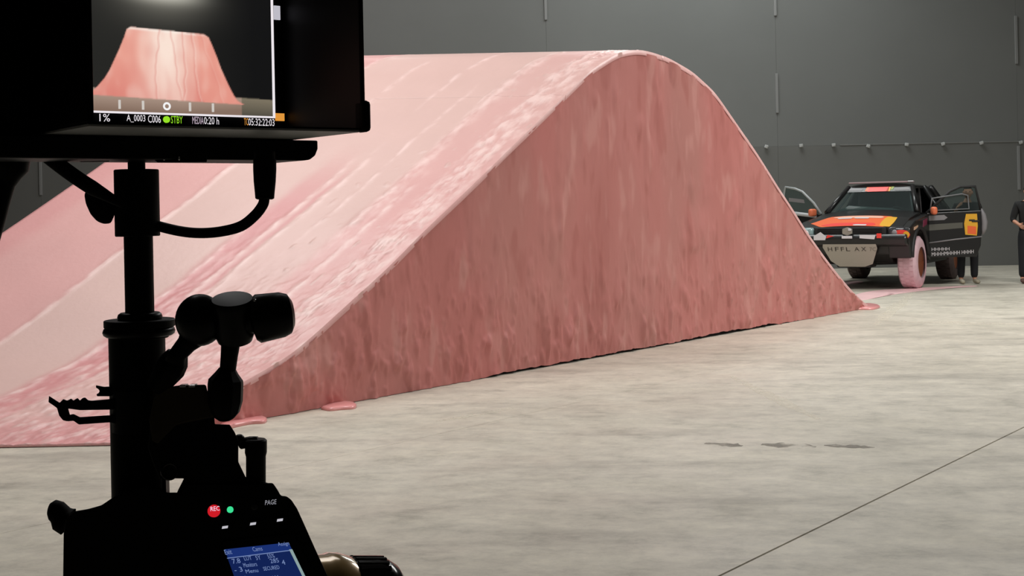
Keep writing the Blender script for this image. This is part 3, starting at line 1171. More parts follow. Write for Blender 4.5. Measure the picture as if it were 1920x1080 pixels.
bm = torus(B(), q_(318, 884, DF + 0.000), (0.5, -1, 0.2), 14 * px2m, 2.2 * px2m, 24, 8)
obj('strap_ring', bm, m_gloss, cin, True)
bm = B()
box(bm, q_(311, 909, DF + 0.03), (0.0030, 0.01, 0.014))
obj('red_spacer', bm, mat('red_anodised', (0.10, 0.012, 0.012), 0.5), cin)
# lens seen past the body
ax = lambda x: q_(x, 1128 - (x - 560) * 0.05, DF + 0.05 + (x - 560) * 0.0002)
lens = obj('lens_barrel', sweep(B(), [ax(x) for x in (500, 604, 612, 630, 650, 662)], [r * px2m * 1.03 for r in (80, 84, 87, 86, 80, 74)], 48), m_gold, cin, True, 40)
lens['label'] = 'brass coloured lens barrel'
bm = sweep(B(), [ax(x) for x in (650, 655, 700, 722, 738, 748)], [r * px2m * 1.03 for r in (70, 78, 77, 72, 62, 48)], 48)
fr = obj('focus_ring', bm, m_gloss, cin, True, 40)
t_ = (ax(700) - ax(660)).normalized()
a_ = t_.cross(Vector((0, 0, 1))).normalized()
b_ = a_.cross(t_)
me_r = None
for k in range(30):
    th = 2 * PI * k / 30
    dr = a_ * math.cos(th) + b_ * math.sin(th)
    tg = t_.cross(dr)
    R0, R1 = 76.5 * px2m * 1.03, 80 * px2m * 1.03
    A0, A1 = ax(659), ax(716)
    wv = tg * 0.0021
    bm = prism(B(), [A0 + dr * R0 - wv, A0 + dr * R1 - wv * 0.7, A0 + dr * R1 + wv * 0.7, A0 + dr * R0 + wv], [A1 + dr * (R0 - 0.002) - wv, A1 + dr * (R1 - 0.001) - wv * 0.7, A1 + dr * (R1 - 0.001) + wv * 0.7, A1 + dr * (R0 - 0.002) + wv])
    obj('grip_ridge', bm, m_gloss, fr)

# --- tripod carrying the camera (below the frame)
tb = W(360, 1240, 1.0)
tri = thing('tripod', (tb.x, 1.03, 0), 'black tripod holding the cinema camera up from the concrete floor', 'tripod')
q_ = rel(tri)
zt_ = W(360, 1240, 1.0).z
bm = B()
box2(bm, (-0.11, -0.05, zt_ - 0.03), (0.11, 0.07, zt_ + 0.001), 0.004)
obj('head_plate', bm, m_rig, tri)
obj('fluid_head', sweep(B(), [(0, 0, zt_ - 0.028), (0, 0, zt_ - 0.09), (0, 0, zt_ - 0.10), (0, 0, zt_ - 0.16)], [0.05, 0.05, 0.038, 0.06], 28), m_rig, tri, True, 40)
for k in range(3):
    th = math.radians(90 + 120 * k)
    d = Vector((math.cos(th), math.sin(th), 0))
    top, foot = d * 0.055 + Vector((0, 0, zt_ - 0.15)), d * 0.46 + Vector((0, 0, 0.02))
    lg = obj('leg', sweep(B(), [top, top.lerp(foot, 0.5), top.lerp(foot, 0.51), foot], [0.019, 0.019, 0.014, 0.013], 16), m_rig, tri, True, 40)
    bm = sphere(B(), foot + Vector((0, 0, 0.002)), 0.022, (1.2, 1.2, 0.95))
    obj('rubber_foot', bm, m_rubber, lg, True)

# ------------------------------------------------------------------ rally car
CARC = Vector((6.23, 22.8, 0))
CARR = math.radians(149.5)          # local +x = car's right (left in the picture), +y = car's nose
car = thing('rally_car', CARC, 'black rally car with orange bonnet stripe, open doors and pink front tyre', 'car', CARR)
m_body = mat('car_black', (0.012, 0.012, 0.012), 0.35, spec=0.4, coat=0.2)
m_trim = mat('car_trim', (0.02, 0.02, 0.02), 0.6)
m_cabin = mat('cabin_dark', (0.015, 0.015, 0.016), 0.8)
def glass_material():
    m = bpy.data.materials.new('car_glass')
    m.use_nodes = True
    nt = m.node_tree
    nt.nodes.remove(nt.nodes['Principled BSDF'])
    t = nt.nodes.new('ShaderNodeBsdfTransparent')
    t.inputs[0].default_value = (0.62, 0.68, 0.67, 1)
    g = nt.nodes.new('ShaderNodeBsdfDiffuse')
    g.inputs[0].default_value = (0.30, 0.36, 0.36, 1)
    mx_ = nt.nodes.new('ShaderNodeMixShader')
    mx_.inputs[0].default_value = 0.06
    nt.links.new(t.outputs[0], mx_.inputs[1])
    nt.links.new(g.outputs[0], mx_.inputs[2])
    nt.links.new(mx_.outputs[0], nt.nodes['Material Output'].inputs[0])
    return m


m_glass = glass_material()
m_pinkT = mat('pink_tyre', lin((230, 194, 202)), 0.6, var=0.10, vscale=9, bump=0.3, bscale=20)
m_tyre = mat('dirty_tyre', lin((92, 78, 76)), 0.8, var=0.3, vscale=6)
m_rim = mat('copper_rim', lin((150, 88, 58)), 0.45, metal=0.3)
m_orange = mat('livery_orange', lin((250, 112, 58)), 0.4)
m_red = mat('livery_red', lin((248, 70, 62)), 0.4)
m_yel = mat('livery_yellow', lin((240, 180, 50)), 0.4)
m_wht = mat('livery_white', lin((225, 222, 225)), 0.4)
m_gry = mat('livery_grey', lin((140, 138, 140)), 0.5)
m_skid = mat('skid_aluminium', lin((178, 172, 160)), 0.5, metal=0.2)
m_green = mat('livery_green', lin((150, 170, 70)), 0.4)
m_mag = mat('livery_magenta', lin((128, 40, 70)), 0.5)
m_lamp = mat('lamp_glass', lin((150, 176, 176)), 0.12, spec=0.7)


def hoodz(x, y):
    if y > 0.1:
        z = 1.275 - (y - 0.1) ** 1.0 * 0.27
    else:
        z = 1.275 + (0.1 - y) * 0.13
    return z - 0.05 * (x / 0.85) ** 2


# lower hull between the wheels
hull = [(0.66, 0.62), (0.74, 0.95), (0.70, 1.08), (0.1, 1.22), (-0.65, 1.30), (-2.2, 1.30), (-3.3, 1.28), (-3.72, 1.15), (-3.75, 0.7), (-3.4, 0.52), (-0.7, 0.42), (0.4, 0.46)]
bm = prism(B(), [Vector((0.64, y, z)) for y, z in hull], [Vector((-0.64, y, z)) for y, z in hull], 0.02)
obj('hull', bm, m_body, car)
me = grid_mesh('bonnet', 17, 22, lambda u, v: Vector((-0.86 + 1.72 * u, 0.74 - 1.42 * v, hoodz(-0.86 + 1.72 * u, 0.74 - 1.42 * v))))
bm = B()
bm.from_mesh(me)
bpy.data.meshes.remove(me)
ret = bmesh.ops.extrude_face_region(bm, geom=bm.faces[:])
for v in ret['geom']:
    if isinstance(v, bmesh.types.BMVert):
        v.co.z -= 0.04
bonnet = obj('bonnet', bm, m_body, car, True, 40)


def fender(sx_, y0, front):
    arch = []
    for k in range(15):
        a = math.radians(8 + 164 * k / 14)
        arch.append((y0 + 0.60 * math.cos(a), 0.46 + 0.60 * math.sin(a)))
    if front:
        o = [(0.66, 0.60), (0.74, 0.86), (0.68, 1.06), (0.25, 1.19), (-0.35, 1.25), (-0.80, 1.30), (-0.82, 0.42), (-0.60, 0.42)]
        pts = o[:6] + [(-0.80, 0.42)] + arch[::-1]
        pts = [(0.64, 0.55), (0.74, 0.86), (0.68, 1.06), (0.25, 1.18), (-0.35, 1.24), (-0.80, 1.28), (-0.80, 0.44)] + arch[::-1]
    else:
        pts = [(y0 + 0.66, 0.44), (y0 + 0.66, 1.28), (y0 + 0.1, 1.30), (y0 - 0.55, 1.26), (y0 - 0.80, 1.1), (y0 - 0.84, 0.72), (y0 - 0.64, 0.6)] + arch[::-1]
    bm = prism(B(), [Vector((sx_ * 0.62, y, z)) for y, z in pts], [Vector((sx_ * (1.0 if front else 1.02), y, z)) for y, z in pts], 0.025)
    return obj('fender', bm, m_body, car)


for s_ in (1, -1):
    ff = fender(s_, 0.0, True)
    fender(s_, -2.9, False)
    # flare lip over the front wheel, with livery oval
    bm = sweep(B(), [Vector((s_ * 1.0, 0.60 * math.cos(a), 0.46 + 0.60 * math.sin(a))) for a in [math.radians(10 + 160 * k / 16) for k in range(17)]], 0.035, 10)
    obj('flare_lip', bm, m_trim, ff, True)
    # sill
    bm = B()
    box2(bm, (s_ * 0.70, -2.25, 0.40), (s_ * 0.98, -0.75, 0.56), 0.02)
    obj('sill', bm, m_trim, car)
    # mud flaps
    bm = B()
    box2(bm, (s_ * 0.68, -3.66, 0.28), (s_ * 1.0, -3.63, 0.75), 0.008)
    obj('mud_flap', bm, m_trim, car)


def wheel(x, y, m_t, face=1):
    c = Vector((x, y, 0.45))
    wd, R = 0.33, 0.45
    ax_ = Vector((1, 0, 0))
    prof_ = [(-0.165, 0.27), (-0.165, 0.36), (-0.15, 0.415), (-0.115, 0.445), (-0.06, 0.45), (0.06, 0.45), (0.115, 0.445), (0.15, 0.415), (0.165, 0.36), (0.165, 0.27)]
    t = obj('tyre', sweep(B(), [c + ax_ * a for a, r in prof_], [r for a, r in prof_], 48, caps=False), m_t, car, True, 35)
    # tread blocks
    bm = B()
    for k in range(30):
        for off in (-0.085, 0.0, 0.085):
            a = 2 * PI * (k + (0.5 if off == 0 else 0)) / 30
            d = Vector((0, math.cos(a), math.sin(a)))
            box(bm, c + ax_ * off + d * 0.449, (0.066, 0.068, 0.016), Matrix.Rotation(a - PI / 2, 3, 'X'))
    tag(obj('tread', bm, m_t, t), kind='stuff')
    # rim facing outward
    s2 = 1 if x > 0 else -1
    rp = [(-0.10, 0.275), (0.10, 0.275), (0.135, 0.268), (0.10, 0.24), (0.06, 0.20), (0.05, 0.09), (0.075, 0.075), (0.08, 0.01)]
    rim = obj('rim', sweep(B(), [c + ax_ * a * s2 for a, r in rp], [r for a, r in rp], 36), m_rim, car, True, 35)
    bm = B()
    for k in range(8):
        a = 2 * PI * k / 8
        d = Vector((0, math.cos(a), math.sin(a)))
        box(bm, c + ax_ * s2 * 0.075 + d * 0.16, (0.03, 0.045, 0.19), Matrix.Rotation(a - PI / 2, 3, 'X'), 0.006)
    tag(obj('spokes', bm, m_rim, rim), kind='stuff')
    bm = B()
    for k in range(6):
        a = 2 * PI * k / 6
        d = Vector((0, math.cos(a), math.sin(a)))
        sphere(bm, c + ax_ * s2 * 0.085 + d * 0.055, 0.014, u=8, v=6)
    tag(obj('wheel_nuts', bm, m_trim, rim), kind='stuff')
    return t


wheel(-0.86, 0, m_pinkT)['label'] = 'tyre coated in pink paint'
wheel(0.86, 0, m_pinkT)
wheel(-0.86, -2.9, m_tyre)
wheel(0.86, -2.9, m_tyre)
for y in (0, -2.9):
    obj('axle', sweep(B(), [(-0.75, y, 0.47), (-0.2, y, 0.45), (0.2, y, 0.45), (0.75, y, 0.47)], 0.05, 12), m_trim, car, True)

# cabin: roof, pillars, screens
RZ = 1.86
roof_pts = [(-1.28, 1.83, 0.60), (-1.40, RZ, 0.62), (-2.3, RZ - 0.01, 0.63), (-2.75, 1.78, 0.60)]
def roof_fn(u, v):
    k = v * (len(roof_pts) - 1)
    i = min(int(k), len(roof_pts) - 2)
    t = k - i
    y, z, hw = [roof_pts[i][q] + (roof_pts[i + 1][q] - roof_pts[i][q]) * t for q in range(3)]
    a = -1 + 2 * u
    return Vector((a * hw, y, z - 0.05 * a ** 4))
me = grid_mesh('roof', 15, 16, roof_fn)
bm = B()
bm.from_mesh(me)
bpy.data.meshes.remove(me)
ret = bmesh.ops.extrude_face_region(bm, geom=bm.faces[:])
for v in ret['geom']:
    if isinstance(v, bmesh.types.BMVert):
        v.co.z -= 0.045
roof = obj('roof', bm, m_body, car, True, 40)
A0, A1 = (0.82, -0.62, 1.33), (0.59, -1.30, 1.80)
def mx(p, s):
    return Vector((p[0] * s, p[1], p[2]))
for s_ in (1, -1):
    obj('windscreen_pillar', sweep(B(), [mx(A0, s_), mx(A1, s_)], [0.05, 0.045], 10), m_body, car, True)
    obj('rear_pillar', sweep(B(), [mx((0.60, -2.72, 1.78), s_), mx((0.80, -3.35, 1.28), s_)], [0.06, 0.07], 10), m_body, car, True)
    obj('door_pillar', sweep(B(), [mx((0.62, -2.05, 1.80), s_), mx((0.90, -2.12, 1.30), s_), mx((0.93, -2.15, 0.5), s_)], [0.045, 0.05, 0.06], 10), m_body, car, True)
    bm = prism(B(), [mx(p, s_) for p in ((0.87, -2.15, 1.28), (0.60, -2.10, 1.80), (0.58, -2.70, 1.77), (0.78, -3.32, 1.28))], [mx(p, s_) for p in ((0.85, -2.15, 1.28), (0.58, -2.10, 1.80), (0.56, -2.70, 1.77), (0.76, -3.32, 1.28))])
    obj('quarter_panel', bm, m_body, car)
    # roll cage tubes inside
    obj('roll_cage', sweep(B(), [mx(p, s_) for p in ((0.70, -0.80, 0.9), (0.70, -0.85, 1.35), (0.52, -1.36, 1.77), (0.52, -2.1, 1.78), (0.55, -2.2, 0.9))], 0.022, 10), m_gry, car, True)
ws = [(0.79, -0.64, 1.32), (-0.79, -0.64, 1.32), (-0.57, -1.30, 1.80), (0.57, -1.30, 1.80)]
nw = Vector((0, 0.6, 0.8)).normalized()
bm = prism(B(), [Vector(p) for p in ws], [Vector(p) - nw * 0.008 for p in ws])
obj('windscreen', bm, m_glass, car)


def wsp(a, t, off=0.006):
    """point on the windscreen: a across from the right to the left (-1..1), t up (0..1)"""
    hw = 0.79 + (0.57 - 0.79) * t
    return Vector((-a * hw, -0.64 - 0.66 * t, 1.32 + 0.48 * t)) + nw * off


bm = prism(B(), [wsp(-1, 0.80), wsp(1, 0.80), wsp(1, 1.0), wsp(-1, 1.0)], [wsp(-1, 0.80, 0.001), wsp(1, 0.80, 0.001), wsp(1, 1.0, 0.001), wsp(-1, 1.0, 0.001)])
strip = obj('sun_strip', bm, m_body, car)


def decal(nm, pts, m, par, n, t=0.005):
    pts = [Vector(p) for p in pts]
    n = Vector(n)
    return obj(nm, prism(B(), [p + n * t for p in pts], pts), m, par)


def wdec(a0, a1, t0, t1, m, nm='decal', sk=0.0):
    return decal(nm, [wsp(a0, t0, 0.007), wsp(a1, t0, 0.007), wsp(a1 + sk, t1, 0.007), wsp(a0 + sk, t1, 0.007)], m, strip, nw, 0.003)


wdec(-0.34, 0.30, 0.80, 0.98, m_red)
wdec(-0.42, -0.34, 0.82, 0.98, m_orange)
wdec(0.22, 0.33, 0.80, 0.97, m_yel, sk=0.06)
wdec(0.33, 0.42, 0.86, 0.98, m_green, sk=0.04)
wdec(-0.94, -0.52, 0.84, 0.93, m_gry)
wdec(0.48, 0.92, 0.84, 0.93, m_gry)
# roof vent lip: pale pinkish bar above the windscreen
bm = B()
box2(bm, (-0.60, -1.42, 1.865), (0.60, -1.32, 1.895), 0.01)
rv = obj('roof_lip', bm, mat('pinkish_grey', lin((186, 160, 162)), 0.5), car)
bm = B()
box2(bm, (-0.60, -1.40, 1.872), (-0.50, -1.30, 1.90), 0.012)
obj('roof_lamp', bm, m_wht, rv)
# interior
bm = B()
box2(bm, (-0.62, -2.1, 0.6), (0.62, -0.7, 0.95), 0.03)
obj('cabin_floor', bm, m_cabin, car)
bm = sweep(B(), [(-0.66, -0.86, 1.24), (-0.3, -0.84, 1.30), (0.2, -0.84, 1.34), (0.45, -0.84, 1.35), (0.66, -0.86, 1.28)], [0.08, 0.10, 0.10, 0.11, 0.09], 12)
obj('dashboard', bm, mat('dash_grey', lin((90, 100, 98)), 0.7), car, True)
for x in (-0.36, 0.36):
    bm = B()
    box2(bm, (x - 0.22, -1.75, 0.9), (x + 0.22, -1.2, 1.02), 0.05)
    st = obj('seat', bm, m_cabin, car, True)
    bm = B()
    box(bm, (x, -1.82, 1.32), (0.42, 0.12, 0.78), Matrix.Rotation(0.2, 3, 'X'), 0.05)
    obj('backrest', bm, m_cabin, st, True)
bm = torus(B(), (-0.36, -1.06, 1.26), (0, -1, 0.45), 0.17, 0.016, 24, 8)
obj('steering_wheel', bm, m_trim, car, True)
bm = prism(B(), [mx(p, 1) for p in ((0.6, -2.72, 1.76), (-0.6, -2.72, 1.76), (-0.78, -3.3, 1.27), (0.78, -3.3, 1.27))], [mx(p, 1) for p in ((0.6, -2.76, 1.76), (-0.6, -2.76, 1.76), (-0.78, -3.34, 1.27), (0.78, -3.34, 1.27))])
obj('rear_screen', bm, m_trim, car)

# nose: bumper, grille, lamps, skid plate
out = [(0.74, 0.74), (0.86, 0.79), (0.90, 0.90), (0.84, 0.965), (0.72, 0.965)]
bm = prism(B(), [Vector((0.98, y - 0.16 * 0, z)) for y, z in out], [Vector((-0.98, y, z)) for y, z in out], 0.03)
bump_ = obj('bumper', bm, m_body, car)
bm = B()
box2(bm, (-0.62, 0.72, 0.955), (0.62, 0.80, 1.085), 0.015)
gr = obj('grille', bm, m_trim, car)
for k in range(4):
    bm = B()
    box2(bm, (-0.56, 0.79, 0.965 + k * 0.03), (0.56, 0.815, 0.977 + k * 0.03), 0.004)
    obj('slat', bm, m_cabin, gr)
# upright badge
out = [(0, 0.075), (0.085, 0.04), (0.085, -0.04), (0, -0.075), (-0.085, -0.04), (-0.085, 0.04)]
bm = prism(B(), [Vector((x + 0.03, 0.86, 1.015 + z)) for x, z in out], [Vector((x + 0.03, 0.80, 1.015 + z)) for x, z in out], 0.008)
bd = obj('badge', bm, mat('badge_silver', lin((172, 168, 156)), 0.35, metal=0.4), gr)
bm = B()
box2(bm, (-0.045, 0.86, 1.025), (0.01, 0.875, 1.07), 0.01)
obj('bright_spot', bm, m_wht, bd)
bm = B()
box2(bm, (-0.07, 0.895, 0.895), (0.11, 0.915, 0.94), 0.004)
obj('name_plate', bm, m_wht, bump_)
decal('decal', [(0.60, 0.905, 0.870), (0.40, 0.905, 0.870), (0.38, 0.905, 0.930), (0.48, 0.905, 1.010), (0.60, 0.905, 0.940)], m_wht, bump_, (0, 1, 0), 0.012)
decal('decal', [(0.38, 0.905, 0.900), (0.24, 0.905, 0.940), (0.36, 0.905, 0.960)], m_red, bump_, (0, 1, 0), 0.01)
decal('decal', [(-0.20, 0.905, 0.900), (-0.45, 0.905, 0.880), (-0.47, 0.905, 0.950), (-0.20, 0.905, 0.960)], m_wht, bump_, (0, 1, 0), 0.01)
decal('decal', [(-0.49, 0.905, 0.900), (-0.57, 0.905, 0.900), (-0.57, 0.905, 0.980), (-0.49, 0.905, 0.980)], m_red, bump_, (0, 1, 0), 0.01)
for s_ in (1, -1):
    bm = B()
    box(bm, (s_ * 0.78, 0.70, 1.0), (0.30, 0.16, 0.17), Matrix.Rotation(-0.35 * s_, 3, 'Z'), 0.05)
    hl = obj('headlight', bm, m_lamp if s_ > 0 else mat('lamp_dark', (0.05, 0.05, 0.055), 0.15), car, True)
    bm = sphere(B(), (s_ * 0.76, 0.79, 0.985), 0.055, (1, 0.5, 1), 14, 10)
    obj('lamp_bulb', bm, m_wht if s_ > 0 else m_gry, hl, True)
bm = B()
sphere(bm, (0.93, 0.76, 0.90), 0.05, (1.3, 0.6, 1), 12, 8)
obj('turn_lamp', bm, m_yel, car, True)
out = [(0.46, 0.80), (-0.46, 0.80), (-0.47, 0.72), (-0.36, 0.45), (-0.22, 0.40), (0.22, 0.40), (0.36, 0.50), (0.47, 0.74)]
sk_ = lambda z: 0.86 - (0.80 - z) * 0.42
bm = prism(B(), [Vector((x, sk_(z), z)) for x, z in out], [Vector((x, sk_(z) - 0.03, z)) for x, z in out], 0.006)
sp = obj('skid_plate', bm, m_skid, car)
m_ink = mat('dark_ink', lin((60, 54, 48)), 0.6)
o = Vector((0.38, sk_(0.675) + 0.004, 0.675))
for s_, a, b, hh in (('H', 0, .09, .07), ('F', .15, .23, .07), ('F', .27, .34, .07), ('L', .38, .46, .07), ('A', .55, .65, .07), ('X', .69, .79, .07)):
    oo = o + Vector((-a * 0.84, 0, 0))
    lettering('lettering', s_, m_ink, sp, oo, (-(b - a) * 0.84, 0, 0), (0, hh * 0.42, hh))
lettering('lettering', '7C', mat('faded_ink', lin((130, 122, 112)), 0.6), sp, o + Vector((-0.86 * 0.84, 0, 0)), (-0.13 * 0.84, 0, 0), (0, 0.028, 0.065))
bm = B()
box2(bm, (-0.30, 0.20, 0.38), (0.30, 0.60, 0.56), 0.03)
obj('under_guard', bm, m_trim, car)
# bonnet livery, laid on the curved bonnet
def bpatch(x0, x1, yc, hy, m, lift, pl=1.0, pr=0.45, nu=26, nv=9):
    """strip of livery laid on the curved bonnet, pointed towards x0 and rounded towards x1"""
    def fn(u, v):
        e = u
        k = min(1, (e / 0.18) ** pl if e < 0.18 else 1, ((1 - e) / 0.06) ** pr if e > 0.94 else 1)
        x, y = x0 + (x1 - x0) * u, yc + hy * max(k, 0.02) * (2 * v - 1)
        return Vector((x, y, hoodz(x, y) + lift))
    me_ = grid_mesh('bonnet_stripe', nu, nv, fn)
    bm = B()
    bm.from_mesh(me_)
    bpy.data.meshes.remove(me_)
    ret = bmesh.ops.extrude_face_region(bm, geom=bm.faces[:])
    for v in ret['geom']:
        if isinstance(v, bmesh.types.BMVert):
            v.co.z -= 0.0025
    return obj('bonnet_stripe', bm, m, bonnet)


bpatch(0.80, -0.66, 0.41, 0.31, m_orange, 0.004)
bpatch(0.55, -0.40, 0.62, 0.085, m_red, 0.007, pl=0.6)
bpatch(-0.46, -0.67, 0.42, 0.28, m_yel, 0.007, pl=0.3)
bpatch(0.46, -0.44, 0.19, 0.06, mat('livery_pale', lin((252, 196, 170)), 0.4), 0.010, pl=0.6)
bpatch(-0.02, -0.26, 0.68, 0.035, m_wht, 0.010, pl=0.5)
for x0, x1, y0 in ((0.36, 0.10, 0.27), (0.06, -0.20, 0.27)):
    bpatch(x0, x1, y0, 0.03, m_wht, 0.013, pl=0.4)
# fender livery on the left front of the car (right in the picture)
ov = [(0.12 * math.cos(2 * PI * k / 24) * 1.25, 0.085 * math.sin(2 * PI * k / 24)) for k in range(24)]
decal('decal', [(-0.87 - x, 0.79, 0.95 + z) for x, z in ov], m_red, car, (0, 1, 0), 0.012)
decal('decal', [(-0.96 - x * 0.35, 0.803, 0.955 + z * 0.62) for x, z in ov], m_yel, car, (0, 1, 0), 0.006)
decal('decal', [(-1.0, -0.25, 1.06), (-1.0, -0.52, 1.10), (-1.0, -0.56, 1.21), (-1.0, -0.30, 1.18)], m_mag, car, (-1, 0, 0), 0.01)
decal('decal', [(-1.0, 0.42, 1.02), (-1.0, 0.16, 1.06), (-1.0, 0.14, 1.10), (-1.0, 0.40, 1.07)], mat('pale_orange', lin((222, 180, 150)), 0.5), car, (-1, 0, 0), 0.01)


# doors, open: built closed along -y from the hinge, then swung out
def door(s_, ang):
    hinge = Vector((s_ * 0.95, -0.76, 0))
    R = Matrix.Rotation(-s_ * ang, 3, 'Z') if False else Matrix.Rotation(s_ * ang, 3, 'Z')

    def D(y, z, x=0.0):       # y metres back from the hinge, x outward
        return hinge + R @ Vector((s_ * x, -y, z))

    outl = [(0.0, 0.50), (0.0, 1.30), (0.95, 1.33), (0.95, 0.98), (0.93, 0.70), (0.85, 0.50)]
    bm = prism(B(), [D(y, z, 0.035) for y, z in outl], [D(y, z, -0.035) for y, z in outl], 0.012)
    d = obj('door', bm, m_body, car)
    fr_ = [(0.02, 1.31), (0.50, 1.64), (0.62, 1.68), (0.90, 1.70), (0.93, 1.32)] if s_ < 0 else [(0.02, 1.31), (0.20, 1.52), (0.48, 1.74), (0.66, 1.80), (0.90, 1.84), (0.95, 1.70), (0.94, 1.32)]
    m_fr = mat('door_frame_grey', lin((118, 120, 122)), 0.4) if s_ < 0 else mat('door_frame_pale', lin((170, 176, 176)), 0.35)
    if s_ < 0:
        fr_ = [(0.06, 1.34), (0.10, 1.56), (0.62, 1.63), (0.72, 1.60), (0.74, 1.36), (0.06, 1.34)]
        up = [(0.0, 1.30), (0.42, 1.68), (0.60, 1.76), (0.86, 1.76), (0.95, 1.33)]
        obj('window_frame', sweep(B(), [D(y, z) for y, z in up], 0.022, 8), m_trim, d, True)
        obj('window_trim', sweep(B(), [D(y, z, 0.025) for y, z in fr_], 0.014, 8), m_fr, d, True)
        g_ = up
    else:
        obj('window_frame', sweep(B(), [D(y, z) for y, z in fr_], 0.024, 8), m_fr, d, True)
        g_ = fr_
    bm = prism(B(), [D(y, z, 0.004) for y, z in g_], [D(y, z, -0.004) for y, z in g_])
    obj('window_pane', bm, m_glass, d)
    # mirror
    mcen = D(0.10, 1.34, 0.15)
    bm = B()
    box(bm, mcen, (0.16, 0.10, 0.14), R, 0.035)
    mir = obj('mirror', bm, mat('mirror_orange', lin((240, 128, 88)), 0.4), d, True)
    obj('mirror_arm', sweep(B(), [D(0.06, 1.28, 0.0), mcen], 0.014, 8), m_trim, mir, True)
    # crease along the door, and handle
    cr = [(0.02, 0.76), (0.50, 0.82), (0.95, 0.86)]
    obj('crease', sweep(B(), [D(y, z, 0.034) for y, z in cr], 0.013, 8), m_gry if s_ < 0 else m_trim, d, True)
    bm = B()
    box(bm, D(0.84, 1.14, 0.045), (0.03, 0.13, 0.035), R, 0.01)
    obj('handle', bm, m_trim, d)
    nrm = R @ Vector((s_, 0, 0))
    if s_ < 0:
        f = lambda pts, m, nm='decal', t=0.004: decal(nm, [D(y, z, 0.036) for y, z in pts], m, d, nrm, t)
        st_ = f([(0.66, 0.90), (0.86, 0.88), (0.88, 1.05), (0.87, 1.27), (0.68, 1.27), (0.645, 1.1)], m_yel, 'sticker', 0.008)
        decal('decal', [D(y, z, 0.0445) for y, z in ((0.70, 0.92), (0.85, 0.90), (0.85, 1.04), (0.70, 1.06))], m_orange, st_, nrm, 0.003)
        decal('decal', [D(y, z, 0.0445) for y, z in ((0.73, 1.14), (0.83, 1.14), (0.83, 1.17), (0.73, 1.17))], m_trim, st_, nrm, 0.003)
        f([(0.0, 0.98), (0.62, 1.02), (0.62, 1.12), (0.0, 1.09)], mat('livery_olive', lin((92, 92, 84)), 0.5), 'door_stripe')
        f([(0.03, 1.16), (0.30, 1.17), (0.36, 1.21), (0.30, 1.26), (0.03, 1.25)], m_gry)
        o_ = D(0.07, 0.62, 0.042)
        lettering('lettering', 'HHHHH', m_wht, d, o_, D(0.38, 0.625, 0.042) - o_, Vector((0, 0, 0.055)))
        o_ = D(0.07, 0.525, 0.042)
        lettering('lettering', 'MHHHMHHHH HHHH', m_wht, d, o_, D(0.80, 0.565, 0.042) - o_, Vector((0, 0, 0.065)))
        obj('door_edge', sweep(B(), [D(y, z) for y, z in ((0.97, 0.90), (1.00, 1.0), (1.01, 1.12), (0.99, 1.25), (0.95, 1.36))], [0.02, 0.05, 0.055, 0.045, 0.02], 10), m_gry, d, True)
    else:
        decal('decal', [D(y, z, 0.006) for y, z in ((0.42, 1.52), (0.82, 1.56), (0.82, 1.63), (0.44, 1.59))], m_gry, d, nrm, 0.004)
        obj('sill_strip', sweep(B(), [D(y, z, 0.03) for y, z in ((0.10, 1.27), (0.95, 1.36))], 0.036, 8), mat('sill_white', lin((205, 208, 210)), 0.4), d, True)
    return d


door(-1, math.radians(65))
door(1, math.radians(65))

# ------------------------------------------------------------------ people
m_skin = mat('skin', lin((205, 150, 122)), 0.6)
m_hair = mat('hair_dark', (0.012, 0.009, 0.007), 0.6)
m_shirt = mat('black_cloth', (0.012, 0.013, 0.013), 0.85)
m_jean = mat('dark_trousers', (0.012, 0.014, 0.018), 0.85)
m_shoe_b = mat('beige_shoe', lin((168, 160, 140)), 0.7)
m_shoe_d = mat('brown_shoe', lin((92, 66, 56)), 0.7)
m_eye = mat('eye_dark', (0.02, 0.015, 0.012), 0.3)
m_lip = mat('lip', lin((176, 108, 98)), 0.6)


def hand_chain(V, E_, R_, wrist, d, side, thumb_dir):
    """palm and five bent fingers growing from a wrist vertex index"""
    w0 = Vector(V[wrist])
    d = d.normalized()
    side = side.normalized()
    nrm = d.cross(side).normalized()
    V.append(w0 + d * 0.045)
    R_.append((0.030, 0.016))
    E_.append((wrist, len(V) - 1))
    p = len(V) - 1
    for k, ln in enumerate((0.078, 0.086, 0.080, 0.064)):
        off = side * (-0.030 + 0.020 * k)
        last = p
        for j, (f, r) in enumerate(((0.035, 0.0095), (0.035 + ln * 0.5, 0.0085), (0.035 + ln, 0.0065))):
            V.append(w0 + d * 0.045 + off + d * f + nrm * (0.012 * j * j * 0.8))
            R_.append(r)
            E_.append((last, len(V) - 1))
            last = len(V) - 1
    last = p
    for f, r in ((0.02, 0.012), (0.055, 0.0095), (0.08, 0.0075)):
        V.append(w0 + d * (0.02 + f * 0.75) - side * (0.022 + f * 0.5) + nrm * f * 0.25)
        R_.append(r)
        E_.append((last, len(V) - 1))
        last = len(V) - 1


